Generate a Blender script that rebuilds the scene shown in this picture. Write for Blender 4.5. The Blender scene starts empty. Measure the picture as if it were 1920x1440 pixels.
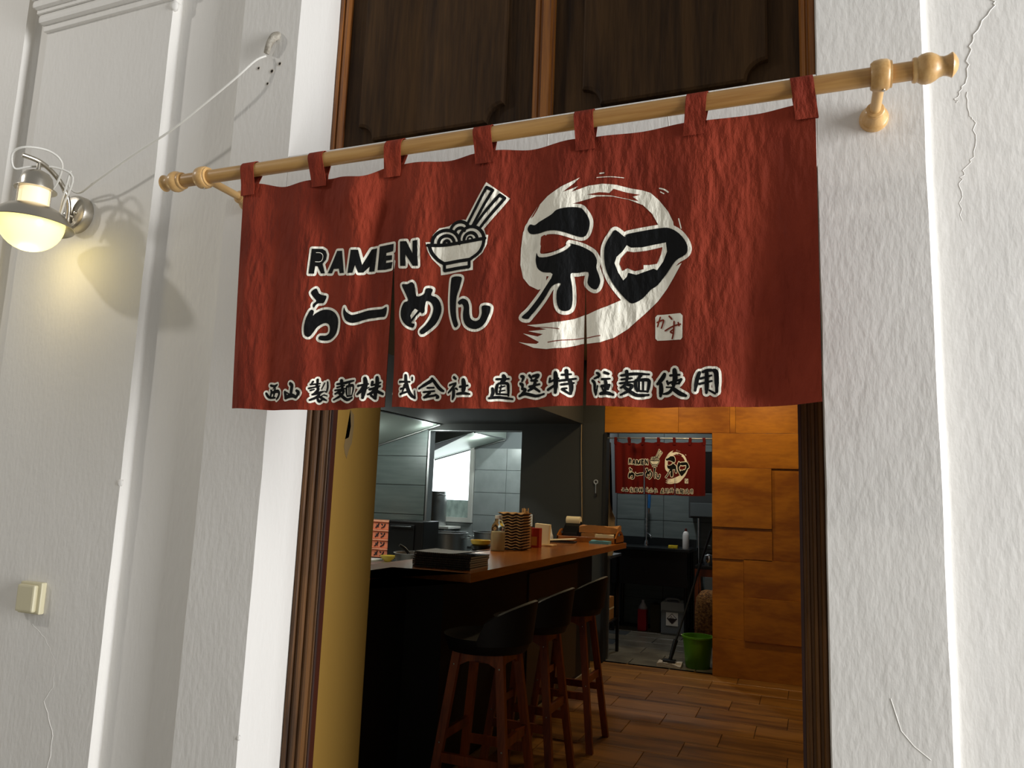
import bpy, bmesh, math, random
from mathutils import Vector, Matrix
from mathutils.geometry import tessellate_polygon

random.seed(7)
SC = bpy.context.scene
COL = SC.collection
PI = math.pi

# ------------------------------------------------------------------ camera
CAM_LOC = Vector((0.0, -1.68, 1.45))
YAW, PITCH, ROLL = 0.379009827, 0.145512601, 0.0382509527
fw = Vector((-math.sin(YAW) * math.cos(PITCH), math.cos(YAW) * math.cos(PITCH), math.sin(PITCH)))
rt = Vector((math.cos(YAW), math.sin(YAW), 0))
up = rt.cross(fw)
r2 = math.cos(ROLL) * rt + math.sin(ROLL) * up
u2 = -math.sin(ROLL) * rt + math.cos(ROLL) * up
cam_d = bpy.data.cameras.new('camera')
cam_d.sensor_width = 36.0
cam_d.lens = 1418.636 * 36.0 / 1920.0
cam_d.clip_start = 0.02
cam = bpy.data.objects.new('camera', cam_d)
COL.objects.link(cam)
cam.matrix_world = Matrix(((r2.x, u2.x, -fw.x, CAM_LOC.x), (r2.y, u2.y, -fw.y, CAM_LOC.y),
                           (r2.z, u2.z, -fw.z, CAM_LOC.z), (0, 0, 0, 1)))
SC.camera = cam

# ------------------------------------------------------------------ world, daylight, exposure
WORLD_STRENGTH = 0.30
world = bpy.data.worlds.new('world')
SC.world = world
world.use_nodes = True
bg = world.node_tree.nodes['Background']
bg.inputs[0].default_value = (1.0, 0.985, 0.94, 1)
bg.inputs[1].default_value = WORLD_STRENGTH


def area_light(name, loc, target, sx, sy, power, color):
    d = bpy.data.lights.new(name, 'AREA')
    d.shape = 'RECTANGLE'
    d.size, d.size_y = sx, sy
    d.energy = power
    d.color = color
    o = bpy.data.objects.new(name, d)
    COL.objects.link(o)
    o.location = loc
    o.rotation_euler = (Vector(target) - Vector(loc)).to_track_quat('-Z', 'Y').to_euler()
    return o


# daylight from the tall hall windows on the right, and the lamp high up on the left
area_light('hall_window_light', (4.6, -1.0, 1.85), (-1.3, 0.0, 1.75), 1.2, 3.4, 400, (0.97, 0.98, 1.0))
pl = bpy.data.lights.new('hall_lamp_light', 'POINT')
pl.energy = 150
pl.shadow_soft_size = 0.10
pl.color = (1.0, 0.96, 0.9)
plo = bpy.data.objects.new('hall_lamp_light', pl)
COL.objects.link(plo)
plo.location = (-4.85, -2.1, 4.0)

SC.view_settings.view_transform = 'Standard'
SC.view_settings.look = 'None'
SC.view_settings.gamma = 1.0
SC.view_settings.exposure = 0.0
SC.view_settings.use_curve_mapping = False


# ------------------------------------------------------------------ helpers: materials
def lin(c):
    return tuple(((v / 255.0) / 12.92 if v / 255.0 <= 0.04045 else ((v / 255.0 + 0.055) / 1.055) ** 2.4) for v in c)


MATS = {}


def mat(name, rgb, rough=0.5, metal=0.0, bump=None, var=None, emit=None, trans=0.0, alpha=None, spec=0.5, coat=0.0):
    """plain material; bump=(scale, strength, (sx,sy,sz)); var=(rgb2, scale, (sx,sy,sz)) mixes a second colour by noise"""
    if name in MATS:
        return MATS[name]
    m = bpy.data.materials.new(name)
    m.use_nodes = True
    nt = m.node_tree
    b = nt.nodes['Principled BSDF']
    c = lin(rgb)
    b.inputs['Base Color'].default_value = (*c, 1)
    b.inputs['Roughness'].default_value = rough
    b.inputs['Metallic'].default_value = metal
    b.inputs['Specular IOR Level'].default_value = spec
    if coat:
        b.inputs['Coat Weight'].default_value = coat
        b.inputs['Coat Roughness'].default_value = 0.15
    if trans:
        b.inputs['Transmission Weight'].default_value = trans
    tc = None

    def noise(scale, st, detail=4.0):
        nonlocal tc
        if tc is None:
            tc = nt.nodes.new('ShaderNodeTexCoord')
        mp = nt.nodes.new('ShaderNodeMapping')
        mp.inputs['Scale'].default_value = st
        nt.links.new(geo_pos(nt), mp.inputs['Vector'])
        n = nt.nodes.new('ShaderNodeTexNoise')
        n.inputs['Scale'].default_value = scale
        n.inputs['Detail'].default_value = detail
        nt.links.new(mp.outputs['Vector'], n.inputs['Vector'])
        return n
    if var:
        n = noise(var[1], var[2])
        r = nt.nodes.new('ShaderNodeValToRGB')
        r.color_ramp.elements[0].position = 0.36
        r.color_ramp.elements[1].position = 0.66
        r.color_ramp.elements[0].color = (*lin(var[0]), 1)
        r.color_ramp.elements[1].color = (*c, 1)
        nt.links.new(n.outputs['Fac'], r.inputs['Fac'])
        nt.links.new(r.outputs['Color'], b.inputs['Base Color'])
    if bump:
        bumps = bump if isinstance(bump, list) else [bump]
        prev = None
        for b_ in bumps:
            sc_, st_, ax_ = b_[:3]
            n = noise(sc_, ax_)
            if len(b_) > 3:        # turned, ridged creases
                n.noise_type = 'RIDGED_MULTIFRACTAL'
                n.inputs['Detail'].default_value = 2.0
                n.inputs['Vector'].links[0].from_node.inputs['Rotation'].default_value = (0, b_[3], 0)
            bn = nt.nodes.new('ShaderNodeBump')
            bn.inputs['Strength'].default_value = st_
            bn.inputs['Distance'].default_value = 0.01
            nt.links.new(n.outputs['Fac'], bn.inputs['Height'])
            if prev:
                nt.links.new(prev.outputs['Normal'], bn.inputs['Normal'])
            prev = bn
        nt.links.new(prev.outputs['Normal'], b.inputs['Normal'])
    if emit:
        b.inputs['Emission Color'].default_value = (*lin(emit[0]), 1)
        b.inputs['Emission Strength'].default_value = emit[1]
    MATS[name] = m
    return m


def geo_pos(nt):
    g = nt.nodes.get('Geometry') or nt.nodes.new('ShaderNodeNewGeometry')
    g.name = 'Geometry'
    return g.outputs['Position']


def wood(name, rgb, dark, axis='z', rough=0.45, scale=7.0, stretch=12.0, bump=0.15, coat=0.0, rand=0.0, spec=0.5):
    """grained wood: noise stretched along the axis, plus a finer streak layer"""
    if name in MATS:
        return MATS[name]
    m = bpy.data.materials.new(name)
    m.use_nodes = True
    nt = m.node_tree
    b = nt.nodes['Principled BSDF']
    b.inputs['Roughness'].default_value = rough
    b.inputs['Specular IOR Level'].default_value = spec
    if coat:
        b.inputs['Coat Weight'].default_value = coat
        b.inputs['Coat Roughness'].default_value = 0.2
    st = {'x': (1 / stretch, 1, 1), 'y': (1, 1 / stretch, 1), 'z': (1, 1, 1 / stretch)}[axis]
    mp = nt.nodes.new('ShaderNodeMapping')
    mp.inputs['Scale'].default_value = st
    if rand:
        oi = nt.nodes.new('ShaderNodeObjectInfo')
        mul = nt.nodes.new('ShaderNodeMath')
        mul.operation = 'MULTIPLY'
        mul.inputs[1].default_value = 37.0
        nt.links.new(oi.outputs['Random'], mul.inputs[0])
        add = nt.nodes.new('ShaderNodeVectorMath')
        add.operation = 'ADD'
        nt.links.new(geo_pos(nt), add.inputs[0])
        nt.links.new(mul.outputs[0], add.inputs[1])
        nt.links.new(add.outputs[0], mp.inputs['Vector'])
    else:
        nt.links.new(geo_pos(nt), mp.inputs['Vector'])
    n1 = nt.nodes.new('ShaderNodeTexNoise')
    n1.inputs['Scale'].default_value = scale
    n1.inputs['Detail'].default_value = 6
    n1.inputs['Distortion'].default_value = 0.6
    nt.links.new(mp.outputs['Vector'], n1.inputs['Vector'])
    n2 = nt.nodes.new('ShaderNodeTexNoise')
    n2.inputs['Scale'].default_value = scale * 9
    n2.inputs['Detail'].default_value = 3
    nt.links.new(mp.outputs['Vector'], n2.inputs['Vector'])
    mx = nt.nodes.new('ShaderNodeMath')
    mx.operation = 'MULTIPLY_ADD'
    mx.inputs[1].default_value = 0.35
    nt.links.new(n2.outputs['Fac'], mx.inputs[0])
    nt.links.new(n1.outputs['Fac'], mx.inputs[2])
    r = nt.nodes.new('ShaderNodeValToRGB')
    r.color_ramp.elements[0].position = 0.48
    r.color_ramp.elements[1].position = 0.82
    r.color_ramp.elements[0].color = (*lin(dark), 1)
    r.color_ramp.elements[1].color = (*lin(rgb), 1)
    nt.links.new(mx.outputs[0], r.inputs['Fac'])
    nt.links.new(r.outputs['Color'], b.inputs['Base Color'])
    if bump:
        bn = nt.nodes.new('ShaderNodeBump')
        bn.inputs['Strength'].default_value = bump
        bn.inputs['Distance'].default_value = 0.004
        nt.links.new(n2.outputs['Fac'], bn.inputs['Height'])
        nt.links.new(bn.outputs['Normal'], b.inputs['Normal'])
    MATS[name] = m
    return m


# ------------------------------------------------------------------ helpers: objects
WLOC = {}


def tag(o, label=None, cat=None, group=None, kind=None):
    if label:
        o['label'] = label
    if cat:
        o['category'] = cat
    if group:
        o['group'] = group
    if kind:
        o['kind'] = kind
    return o


def empty(name, loc, label=None, cat=None, group=None, kind=None):
    o = bpy.data.objects.new(name, None)
    o.empty_display_size = 0.05
    COL.objects.link(o)
    o.location = loc
    WLOC[o.name] = Vector(loc)
    return tag(o, label, cat, group, kind)


def mk(name, verts, faces, m, parent=None, smooth=False, label=None, cat=None, group=None, kind=None, centre=True):
    """world-space verts -> one mesh object whose origin sits at its own centre"""
    vs = [Vector(v) for v in verts]
    c = Vector((0, 0, 0))
    if centre and vs:
        lo = Vector((min(v.x for v in vs), min(v.y for v in vs), min(v.z for v in vs)))
        hi = Vector((max(v.x for v in vs), max(v.y for v in vs), max(v.z for v in vs)))
        c = (lo + hi) / 2
        if parent is None:
            c.z = lo.z
    me = bpy.data.meshes.new(name)
    me.from_pydata([v - c for v in vs], [], faces)
    me.validate()
    if m:
        me.materials.append(m)
    if smooth:
        me.shade_smooth()
    o = bpy.data.objects.new(name, me)
    COL.objects.link(o)
    pw = WLOC[parent.name] if parent else Vector((0, 0, 0))
    if parent:
        o.parent = parent
    o.location = c - pw
    WLOC[o.name] = c
    return tag(o, label, cat, group, kind)


def from_bm(name, bm, m, parent=None, smooth=False, **kw):
    bm.verts.ensure_lookup_table()
    bmesh.ops.recalc_face_normals(bm, faces=bm.faces[:])
    bm.verts.index_update()
    vs = [v.co.copy() for v in bm.verts]
    fs = [[v.index for v in f.verts] for f in bm.faces]
    bm.free()
    return mk(name, vs, fs, m, parent, smooth, **kw)


def autosmooth(o, angle=35):
    me = o.data
    me.shade_smooth()
    bm = bmesh.new()
    bm.from_mesh(me)
    for e in bm.edges:
        if len(e.link_faces) == 2 and e.calc_face_angle(0) > math.radians(angle):
            e.smooth = False
    bm.to_mesh(me)
    bm.free()
    return o


def add_box(bm, x0, x1, y0, y1, z0, z1, bevel=0.0):
    r = bmesh.ops.create_cube(bm, size=1.0)
    vs = r['verts']
    for v in vs:
        v.co = Vector(((x0 + x1) / 2 + v.co.x * (x1 - x0), (y0 + y1) / 2 + v.co.y * (y1 - y0), (z0 + z1) / 2 + v.co.z * (z1 - z0)))
    if bevel > 0:
        es = list({e for v in vs for e in v.link_edges})
        bmesh.ops.bevel(bm, geom=es, offset=bevel, segments=2, profile=0.6, affect='EDGES')


def box(name, x0, x1, y0, y1, z0, z1, m, parent=None, bevel=0.0, **kw):
    bm = bmesh.new()
    add_box(bm, x0, x1, y0, y1, z0, z1, bevel)
    return from_bm(name, bm, m, parent, **kw)


def rotbox(name, c, size, rot, m, parent=None, bevel=0.0, **kw):
    """box of a size about centre c, turned by an Euler rotation"""
    bm = bmesh.new()
    add_box(bm, -size[0] / 2, size[0] / 2, -size[1] / 2, size[1] / 2, -size[2] / 2, size[2] / 2, bevel)
    from mathutils import Euler
    M = Matrix.Translation(c) @ Euler(rot).to_matrix().to_4x4()
    bmesh.ops.transform(bm, matrix=M, verts=bm.verts[:])
    return from_bm(name, bm, m, parent, **kw)


def beam(name, a, b, wx, wy, m, parent=None, **kw):
    """rectangular bar from a to b; wx, wy its half-size on X and Y at both ends"""
    a, b = Vector(a), Vector(b)
    vs = []
    for p in (a, b):
        for sx, sy in ((-1, -1), (1, -1), (1, 1), (-1, 1)):
            vs.append(p + Vector((sx * wx, sy * wy, 0)))
    fs = [(0, 3, 2, 1), (4, 5, 6, 7)] + [(i, (i + 1) % 4, 4 + (i + 1) % 4, 4 + i) for i in range(4)]
    return mk(name, vs, fs, m, parent, **kw)


def lathe(name, prof, loc, m, parent=None, axis='z', seg=32, cap=True, ang=35, **kw):
    """profile [(r, h)...] turned about an axis through loc"""
    ex = {'z': (Vector((1, 0, 0)), Vector((0, 1, 0)), Vector((0, 0, 1))),
          'y': (Vector((1, 0, 0)), Vector((0, 0, 1)), Vector((0, 1, 0))),
          'x': (Vector((0, 1, 0)), Vector((0, 0, 1)), Vector((1, 0, 0)))}[axis] if isinstance(axis, str) else axis
    loc = Vector(loc)
    vs, fs, rings = [], [], []
    for r, h in prof:
        if r < 1e-5:
            rings.append([len(vs)])
            vs.append(loc + ex[2] * h)
        else:
            rings.append(list(range(len(vs), len(vs) + seg)))
            for i in range(seg):
                a = 2 * PI * i / seg
                vs.append(loc + ex[0] * (r * math.cos(a)) + ex[1] * (r * math.sin(a)) + ex[2] * h)
    for A, B in zip(rings[:-1], rings[1:]):
        if len(A) == 1 and len(B) == 1:
            continue
        for i in range(seg):
            j = (i + 1) % seg
            if len(A) == 1:
                fs.append((A[0], B[j], B[i]))
            elif len(B) == 1:
                fs.append((A[i], A[j], B[0]))
            else:
                fs.append((A[i], A[j], B[j], B[i]))
    if cap:
        for R in (rings[0], rings[-1]):
            if len(R) > 1:
                fs.append(tuple(R))
    bm = bmesh.new()
    bv = [bm.verts.new(v) for v in vs]
    for f in fs:
        try:
            bm.faces.new([bv[i] for i in f])
        except ValueError:
            pass
    o = from_bm(name, bm, m, parent, **kw)
    return autosmooth(o, ang)


def catmull(pts, n=6, closed=False):
    P = [Vector(p) for p in pts]
    if len(P) < 3:
        return P
    out = []
    L = len(P)
    for i in range(L if closed else L - 1):
        if closed:
            a, b, c, d = P[(i - 1) % L], P[i], P[(i + 1) % L], P[(i + 2) % L]
        else:
            a, b, c, d = P[max(i - 1, 0)], P[i], P[i + 1], P[min(i + 2, L - 1)]
        for k in range(n):
            t = k / n
            out.append(0.5 * ((2 * b) + (c - a) * t + (2 * a - 5 * b + 4 * c - d) * t * t + (3 * b - a - 3 * c + d) * t ** 3))
    if not closed:
        out.append(P[-1])
    return out


def tube(name, pts, r, m, parent=None, seg=10, smooth_pts=0, closed=False, **kw):
    P = catmull(pts, smooth_pts, closed) if smooth_pts else [Vector(p) for p in pts]
    n = len(P)
    rr = r if isinstance(r, (list, tuple)) else [r] * n
    if len(rr) != n:
        rr = [rr[0] + (rr[-1] - rr[0]) * i / (n - 1) for i in range(n)]
    vs, fs = [], []
    up_ = None
    for i in range(n):
        t = (P[(i + 1) % n] - P[i - 1]) if closed else (P[min(i + 1, n - 1)] - P[max(i - 1, 0)])
        t.normalize()
        if up_ is None:
            up_ = Vector((0, 0, 1)) if abs(t.z) < 0.9 else Vector((1, 0, 0))
        s = t.cross(up_).normalized()
        up_ = s.cross(t).normalized()
        for k in range(seg):
            a = 2 * PI * k / seg
            vs.append(P[i] + s * (rr[i] * math.cos(a)) + up_ * (rr[i] * math.sin(a)))
    for i in range(n if closed else n - 1):
        for k in range(seg):
            a, b = i * seg + k, i * seg + (k + 1) % seg
            c, d = ((i + 1) % n) * seg + (k + 1) % seg, ((i + 1) % n) * seg + k
            fs.append((a, b, c, d))
    if not closed:
        fs.append(tuple(range(seg))[::-1])
        fs.append(tuple(range((n - 1) * seg, n * seg)))
    o = mk(name, vs, fs, m, parent, True, **kw)
    return autosmooth(o, 50)


def prism(name, poly, plane, d0, d1, m, parent=None, smooth=False, **kw):
    """2-D outline extruded: plane 'xy' -> along z, 'yz' -> along x, 'xz' -> along y"""
    f = {'xy': lambda a, b, d: (a, b, d), 'yz': lambda a, b, d: (d, a, b), 'xz': lambda a, b, d: (a, d, b)}[plane]
    n = len(poly)
    bm = bmesh.new()
    A = [bm.verts.new(f(p[0], p[1], d0)) for p in poly]
    B = [bm.verts.new(f(p[0], p[1], d1)) for p in poly]
    for i in range(n):
        bm.faces.new((A[i], A[(i + 1) % n], B[(i + 1) % n], B[i]))
    for ring in (A, B):
        fc = bm.faces.new(ring)
        bmesh.ops.triangulate(bm, faces=[fc])
    o = from_bm(name, bm, m, parent, **kw)
    if smooth:
        autosmooth(o, 30)
    return o


def copy_tree(o, parent=None):
    c = o.copy()
    COL.objects.link(c)
    c.parent = parent
    for ch in list(o.children):
        copy_tree(ch, c)
    return c

# ------------------------------------------------------------------ materials
M_PLASTER = mat('white_plaster', (226, 223, 217), 0.62, bump=[(18, 0.07, (1, 1, 0.5)), (80, 0.12, (1, 1, 0.35)), (3.0, 0.30, (1, 1, 0.6)), (7.0, 0.22, (1, 1, 0.7))])
M_YELLOW = mat('ochre_paint', (142, 108, 40), 0.7, bump=(30, 0.1, (1, 1, 1)))
M_FRAME = wood('brown_casing', (104, 68, 30), (38, 21, 8), 'z', 0.45, 22, 18, 0.2, spec=0.3)
M_FRAME_RED = wood('red_brown_jamb', (66, 28, 14), (36, 14, 8), 'z', 0.45, 16, 14, 0.1)
M_STILE = wood('orange_stile', (150, 92, 30), (88, 46, 12), 'z', 0.45, 24, 20, 0.2)
M_DARKWOOD = wood('dark_shutter_wood', (76, 53, 28), (38, 24, 11), 'z', 0.75, 13, 14, 0.5, spec=0.2)
M_ROD = wood('beech_rod', (196, 152, 88), (160, 112, 56), 'x', 0.38, 26, 22, 0.05, coat=0.25)
M_BEECH = wood('beech_turned', (212, 172, 112), (186, 140, 80), 'y', 0.4, 20, 8, 0.05, coat=0.25)
CREASES = [(8, 0.6, (1.5, 1.0, 0.5), 0.5), (17, 0.55, (1.6, 1.0, 0.45), -0.45), (38, 0.4, (1.4, 1.0, 0.5), 0.3), (34, 0.8, (1.3, 1.0, 0.5))]
M_CLOTH = mat('red_cloth', (146, 55, 33), 0.85, bump=CREASES + [(420, 0.15, (1, 1, 1))], var=((122, 41, 23), 9, (1, 1, 0.5)), spec=0.25)
M_INKW = mat('cream_print', (254, 249, 232), 0.8, bump=CREASES, spec=0.25)
M_INKK = mat('black_print', (10, 11, 12), 0.75, bump=CREASES, spec=0.2)
M_STEEL = mat('brushed_steel', (190, 184, 172), 0.28, 1.0, bump=(60, 0.04, (8, 8, 1)))
M_STEEL_DULL = mat('kitchen_steel', (178, 180, 180), 0.38, 1.0)
M_CHROME = mat('chrome', (220, 222, 224), 0.12, 1.0)
M_GLOBE = mat('lit_opal_glass', (250, 240, 190), 0.25, emit=((255, 238, 148), 1.25))
M_NECK = mat('lit_opal_neck', (250, 236, 205), 0.3, emit=((255, 226, 170), 0.75))
M_CABLE = mat('white_cable', (226, 224, 216), 0.45)
M_TAPE = mat('dirty_tape', (206, 200, 186), 0.7, bump=(60, 0.6, (1, 1, 1)), var=((120, 112, 98), 30, (1, 1, 1)))
M_HOLE = mat('dark_hole', (40, 34, 28), 0.9)
M_PLUG = mat('plug_rim', (196, 188, 176), 0.7)
M_SWITCH = mat('aged_plastic', (206, 198, 166), 0.3, bump=(20, 0.03, (1, 1, 1)))
M_TEALTILE = mat('grey_green_tile', (108, 118, 115), 0.34, bump=(40, 0.04, (0.3, 1, 4)), var=((96, 106, 104), 14, (0.25, 1, 2)))
M_LIGHTTILE = mat('pale_grey_tile', (172, 178, 178), 0.3, var=((160, 166, 166), 8, (1, 1, 1)))
M_GROUT = mat('dark_grout', (46, 50, 50), 0.8)
M_DARKWALL = mat('charcoal_wall', (54, 55, 53), 0.7, bump=(50, 0.05, (1, 1, 1)))
M_GREYWALL = mat('grey_wall', (120, 126, 128), 0.7)
M_CEIL = mat('dim_ceiling', (150, 140, 120), 0.8)
M_BROWNWALL = mat('brown_wall', (92, 70, 44), 0.8)
M_PANEL = wood('honey_wood_panel', (188, 118, 22), (140, 78, 10), 'x', 0.42, 5, 3.5, 0.06, rand=1)
M_TILEWOOD = wood('wood_look_tile', (158, 108, 46), (92, 57, 21), 'x', 0.36, 8, 9, 0.1, rand=1)
M_STONETILE = mat('grey_stone_tile', (112, 106, 92), 0.35, bump=(20, 0.1, (1, 1, 1)), var=((84, 78, 66), 5, (1, 1, 1)))
M_FLOORHALL = mat('hall_stone', (150, 145, 136), 0.6, var=((132, 127, 118), 4, (1, 1, 1)))
M_COUNTER = wood('counter_wood', (176, 106, 36), (138, 76, 22), 'y', 0.24, 6, 9, 0.04, coat=0.35)
M_BLACKPANEL = mat('black_panel', (16, 14, 13), 0.6)
M_STOOLWOOD = wood('stool_wood', (150, 72, 28), (98, 40, 14), 'z', 0.38, 16, 10, 0.05, coat=0.2)
M_SEAT = mat('black_leatherette', (8, 8, 8), 0.6, bump=(80, 0.08, (1, 1, 1)))
M_SCREW = mat('steel_screw', (200, 196, 186), 0.25, 1.0)
M_BASEBOARD = mat('pale_skirting', (168, 146, 104), 0.5)
M_BLACK = mat('black_plastic', (14, 14, 15), 0.35)
M_BLACKMET = mat('black_enamel', (18, 16, 16), 0.3)
M_WHITE = mat('white_plastic', (230, 228, 222), 0.4)
M_PAPER = mat('cream_paper', (232, 216, 178), 0.8)
M_KRAFT = mat('kraft_paper', (176, 122, 66), 0.8, bump=(30, 0.2, (1, 1, 1)))
M_BLUE = mat('blue_cloth', (92, 150, 166), 0.9, bump=(60, 0.3, (1, 1, 1)))
M_RED = mat('red_carton', (172, 42, 22), 0.5)
M_GOLD = mat('gold_print', (206, 150, 70), 0.5)
M_ORANGE = mat('orange_box', (232, 132, 96), 0.5)
M_INK = mat('box_ink', (46, 34, 36), 0.7)
M_YELLOWBOWL = mat('yellow_bowl', (206, 176, 62), 0.4)
M_TRAYTOP = mat('wavy_dish_face', (196, 154, 100), 0.45)
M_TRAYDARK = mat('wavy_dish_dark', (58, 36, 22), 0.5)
M_GLASS = mat('clear_plastic', (244, 244, 238), 0.06, trans=1.0)
M_SAUCE = mat('cream_sauce', (226, 214, 176), 0.4)
M_SPOON = wood('pale_chopstick_wood', (224, 188, 132), (196, 152, 96), 'z', 0.6, 14, 8, 0.03)
M_PADDLE = wood('grey_wood_paddle', (176, 156, 124), (128, 106, 78), 'z', 0.6, 10, 10, 0.1)
M_GREEN = mat('green_plastic', (80, 134, 24), 0.35)
M_JUGRED = mat('red_liquid', (170, 22, 44), 0.3)
M_JUGTOP = mat('pale_jug', (196, 196, 206), 0.35)
M_CANISTER = mat('grey_canister', (112, 118, 122), 0.45)
M_CANTOP = mat('pale_canister_top', (158, 166, 172), 0.4)
M_STRAW = mat('brown_net_bag', (168, 116, 52), 0.8, bump=[(70, 1.0, (1, 1, 1))], var=((96, 58, 22), 45, (1, 1, 1)))
M_MOP = mat('mop_fringe', (186, 176, 164), 0.9, bump=(90, 0.8, (1, 1, 1)))
M_SPONGE = mat('yellow_sponge', (226, 196, 40), 0.9)
M_BLUEHOSE = mat('blue_hose', (40, 96, 150), 0.4)
M_WINDOWGLASS = mat('bright_frosted_pane', (240, 246, 246), 0.4, emit=((236, 246, 248), 3.2))
M_WINDOWLEAF = mat('dim_frosted_pane', (150, 164, 158), 0.35, var=((96, 112, 104), 16, (1, 1, 0.5)), emit=((120, 136, 130), 0.4))
M_LIGHTON = mat('lamp_diffuser_on', (255, 240, 210), 0.4, emit=((255, 236, 200), 6.0))
M_HOODLAMP = mat('hood_lamp_on', (255, 255, 245), 0.4, emit=((240, 250, 240), 8.0))
M_SPIRAL = mat('wire', (120, 108, 92), 0.4, 0.8)
M_COVER = mat('dark_menu_cover', (34, 27, 22), 0.6)

# ------------------------------------------------------------------ the setting: front wall
ZT = 3.7
RD = 0.032        # depth of the recesses beside the pilasters


def arc2(cx, cy, r, a0, a1, n=8):
    return [(cx + r * math.cos(math.radians(a0 + (a1 - a0) * i / n)), cy + r * math.sin(math.radians(a0 + (a1 - a0) * i / n))) for i in range(n + 1)]


def recess(xa, xb, rd, ra, rb):
    """profile from (xa,0) into the recess with coved corners of radius ra and rb, and out at (xb,0)"""
    return ([(xa, 0.0), (xa, rd - ra)] + arc2(xa + ra, rd - ra, ra, 180, 90, 6) + arc2(xb - rb, rd - rb, rb, 90, 0) + [(xb, rd - rb), (xb, 0.0)])


left_prof = [(-5.2, 0.0)] + recess(-2.61, -2.49, 0.034, 0.006, 0.02) + recess(-1.907, -1.607, 0.034, 0.007, 0.03) + [(-1.393, 0.0), (-1.393, 0.458), (-5.2, 0.458)]
right_prof = [(0.027, 0.0)] + recess(0.233, 1.15, RD, 0.022, 0.02) + [(2.6, 0.0), (2.6, 0.458), (0.027, 0.458)]


def hand_plastered(name, prof, m):
    """profile extruded upwards in many courses whose arrises wander a little, as old thick paint does"""
    from mathutils import noise as mnoise
    n, nz = len(prof), 90
    bm = bmesh.new()
    R_ = []
    for k in range(nz + 1):
        z = ZT * k / nz
        ring = []
        for (x, y) in prof:
            j = 0.0
            jy = 0.0
            if y < 0.1 and abs(x) < 4:
                j = 0.0030 * mnoise.noise(Vector((x * 0.7 + 3.1, 0.3, z * 1.6))) + 0.0016 * mnoise.noise(Vector((x * 3 + 1.7, 5.3, z * 9)))
                jy = 0.0015 * mnoise.noise(Vector((x * 2 + 9.1, 2.3, z * 5)))
            ring.append(bm.verts.new((x + j, y + jy, z)))
        R_.append(ring)
    for A, B in zip(R_[:-1], R_[1:]):
        for i in range(n):
            bm.faces.new((A[i], A[(i + 1) % n], B[(i + 1) % n], B[i]))
    for ring in (R_[0], R_[-1]):
        f = bm.faces.new(ring)
        bmesh.ops.triangulate(bm, faces=[f])
    o = from_bm(name, bm, m, kind='structure')
    return autosmooth(o, 35)


wl = hand_plastered('wall_front_left', left_prof, M_PLASTER)
wr = hand_plastered('wall_front_right', right_prof, M_PLASTER)
lint = box('wall_front_lintel', -1.393, 0.027, 0.0, 0.458, 2.178, 2.396, M_PLASTER, bevel=0.004, kind='structure')
# ochre inner reveals of the doorway
box('wall_reveal_left', -1.393, -1.313, 0.217, 0.46, 0.0, 2.178, M_YELLOW, kind='structure')
box('wall_reveal_right', -0.026, 0.027, 0.217, 0.46, 0.0, 2.178, M_YELLOW, kind='structure')
# patch of bare plaster on the ochre reveal
patch_pts = [(0.285, 1.690), (0.306, 1.676), (0.309, 1.64), (0.305, 1.59), (0.290, 1.565), (0.282, 1.540), (0.272, 1.555), (0.264, 1.575), (0.268, 1.598), (0.286, 1.605), (0.293, 1.64), (0.288, 1.665)]
prism('plaster_patch', patch_pts, 'yz', -1.3135, -1.3122, mat('bare_plaster', (120, 98, 60), 0.8), bpy.data.objects['wall_reveal_left'])
# capital on the lamp pilaster: stacked fillets and rolls
cap = empty('capital', (0, 0, 0))
cap.parent = wl
cap.location = -WLOC[wl.name]
WLOC[cap.name] = Vector((0, 0, 0))
zc = 3.005
for (hh, p, bev) in ((0.022, 0.012, 0.003), (0.034, 0.030, 0.012), (0.014, 0.034, 0.002), (0.03, 0.05, 0.012), (0.016, 0.056, 0.003), (0.034, 0.075, 0.014), (0.02, 0.084, 0.003), (0.05, 0.105, 0.018), (0.09, 0.115, 0.004)):
    box('moulding', -2.49 - p * 0.6, -1.907 + p * 0.25, -p, 0.03, zc, zc + hh, M_PLASTER, cap, bevel=bev)
    zc += hh
# raised hairline cracks in the paint
def crack(pts, r=0.0011, parent=wr, y=RD):
    P = [(x, y + 0.0003, z) for x, z in pts]
    tube('paint_crack', P, r, M_PLASTER, parent, seg=6)


random.seed(3)


def jitter(pts, n=6, a=0.004):
    out = []
    for (x0, z0), (x1, z1) in zip(pts[:-1], pts[1:]):
        for k in range(n):
            t = k / n
            out.append((x0 + (x1 - x0) * t + random.uniform(-a, a), z0 + (z1 - z0) * t))
    out.append(pts[-1])
    return out


def lump(x, y, z, r, parent):
    bm = bmesh.new()
    bmesh.ops.create_icosphere(bm, subdivisions=2, radius=1.0)
    for v in bm.verts:
        k = 1 + 0.25 * math.sin(5 * v.co.x + 3 * v.co.z) * math.cos(4 * v.co.y)
        v.co = Vector((x + v.co.x * r * k, y + v.co.y * r * 0.7 * k, z + v.co.z * r * 1.3 * k))
    from_bm('paint_lump', bm, M_PLASTER, parent, smooth=True)


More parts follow.
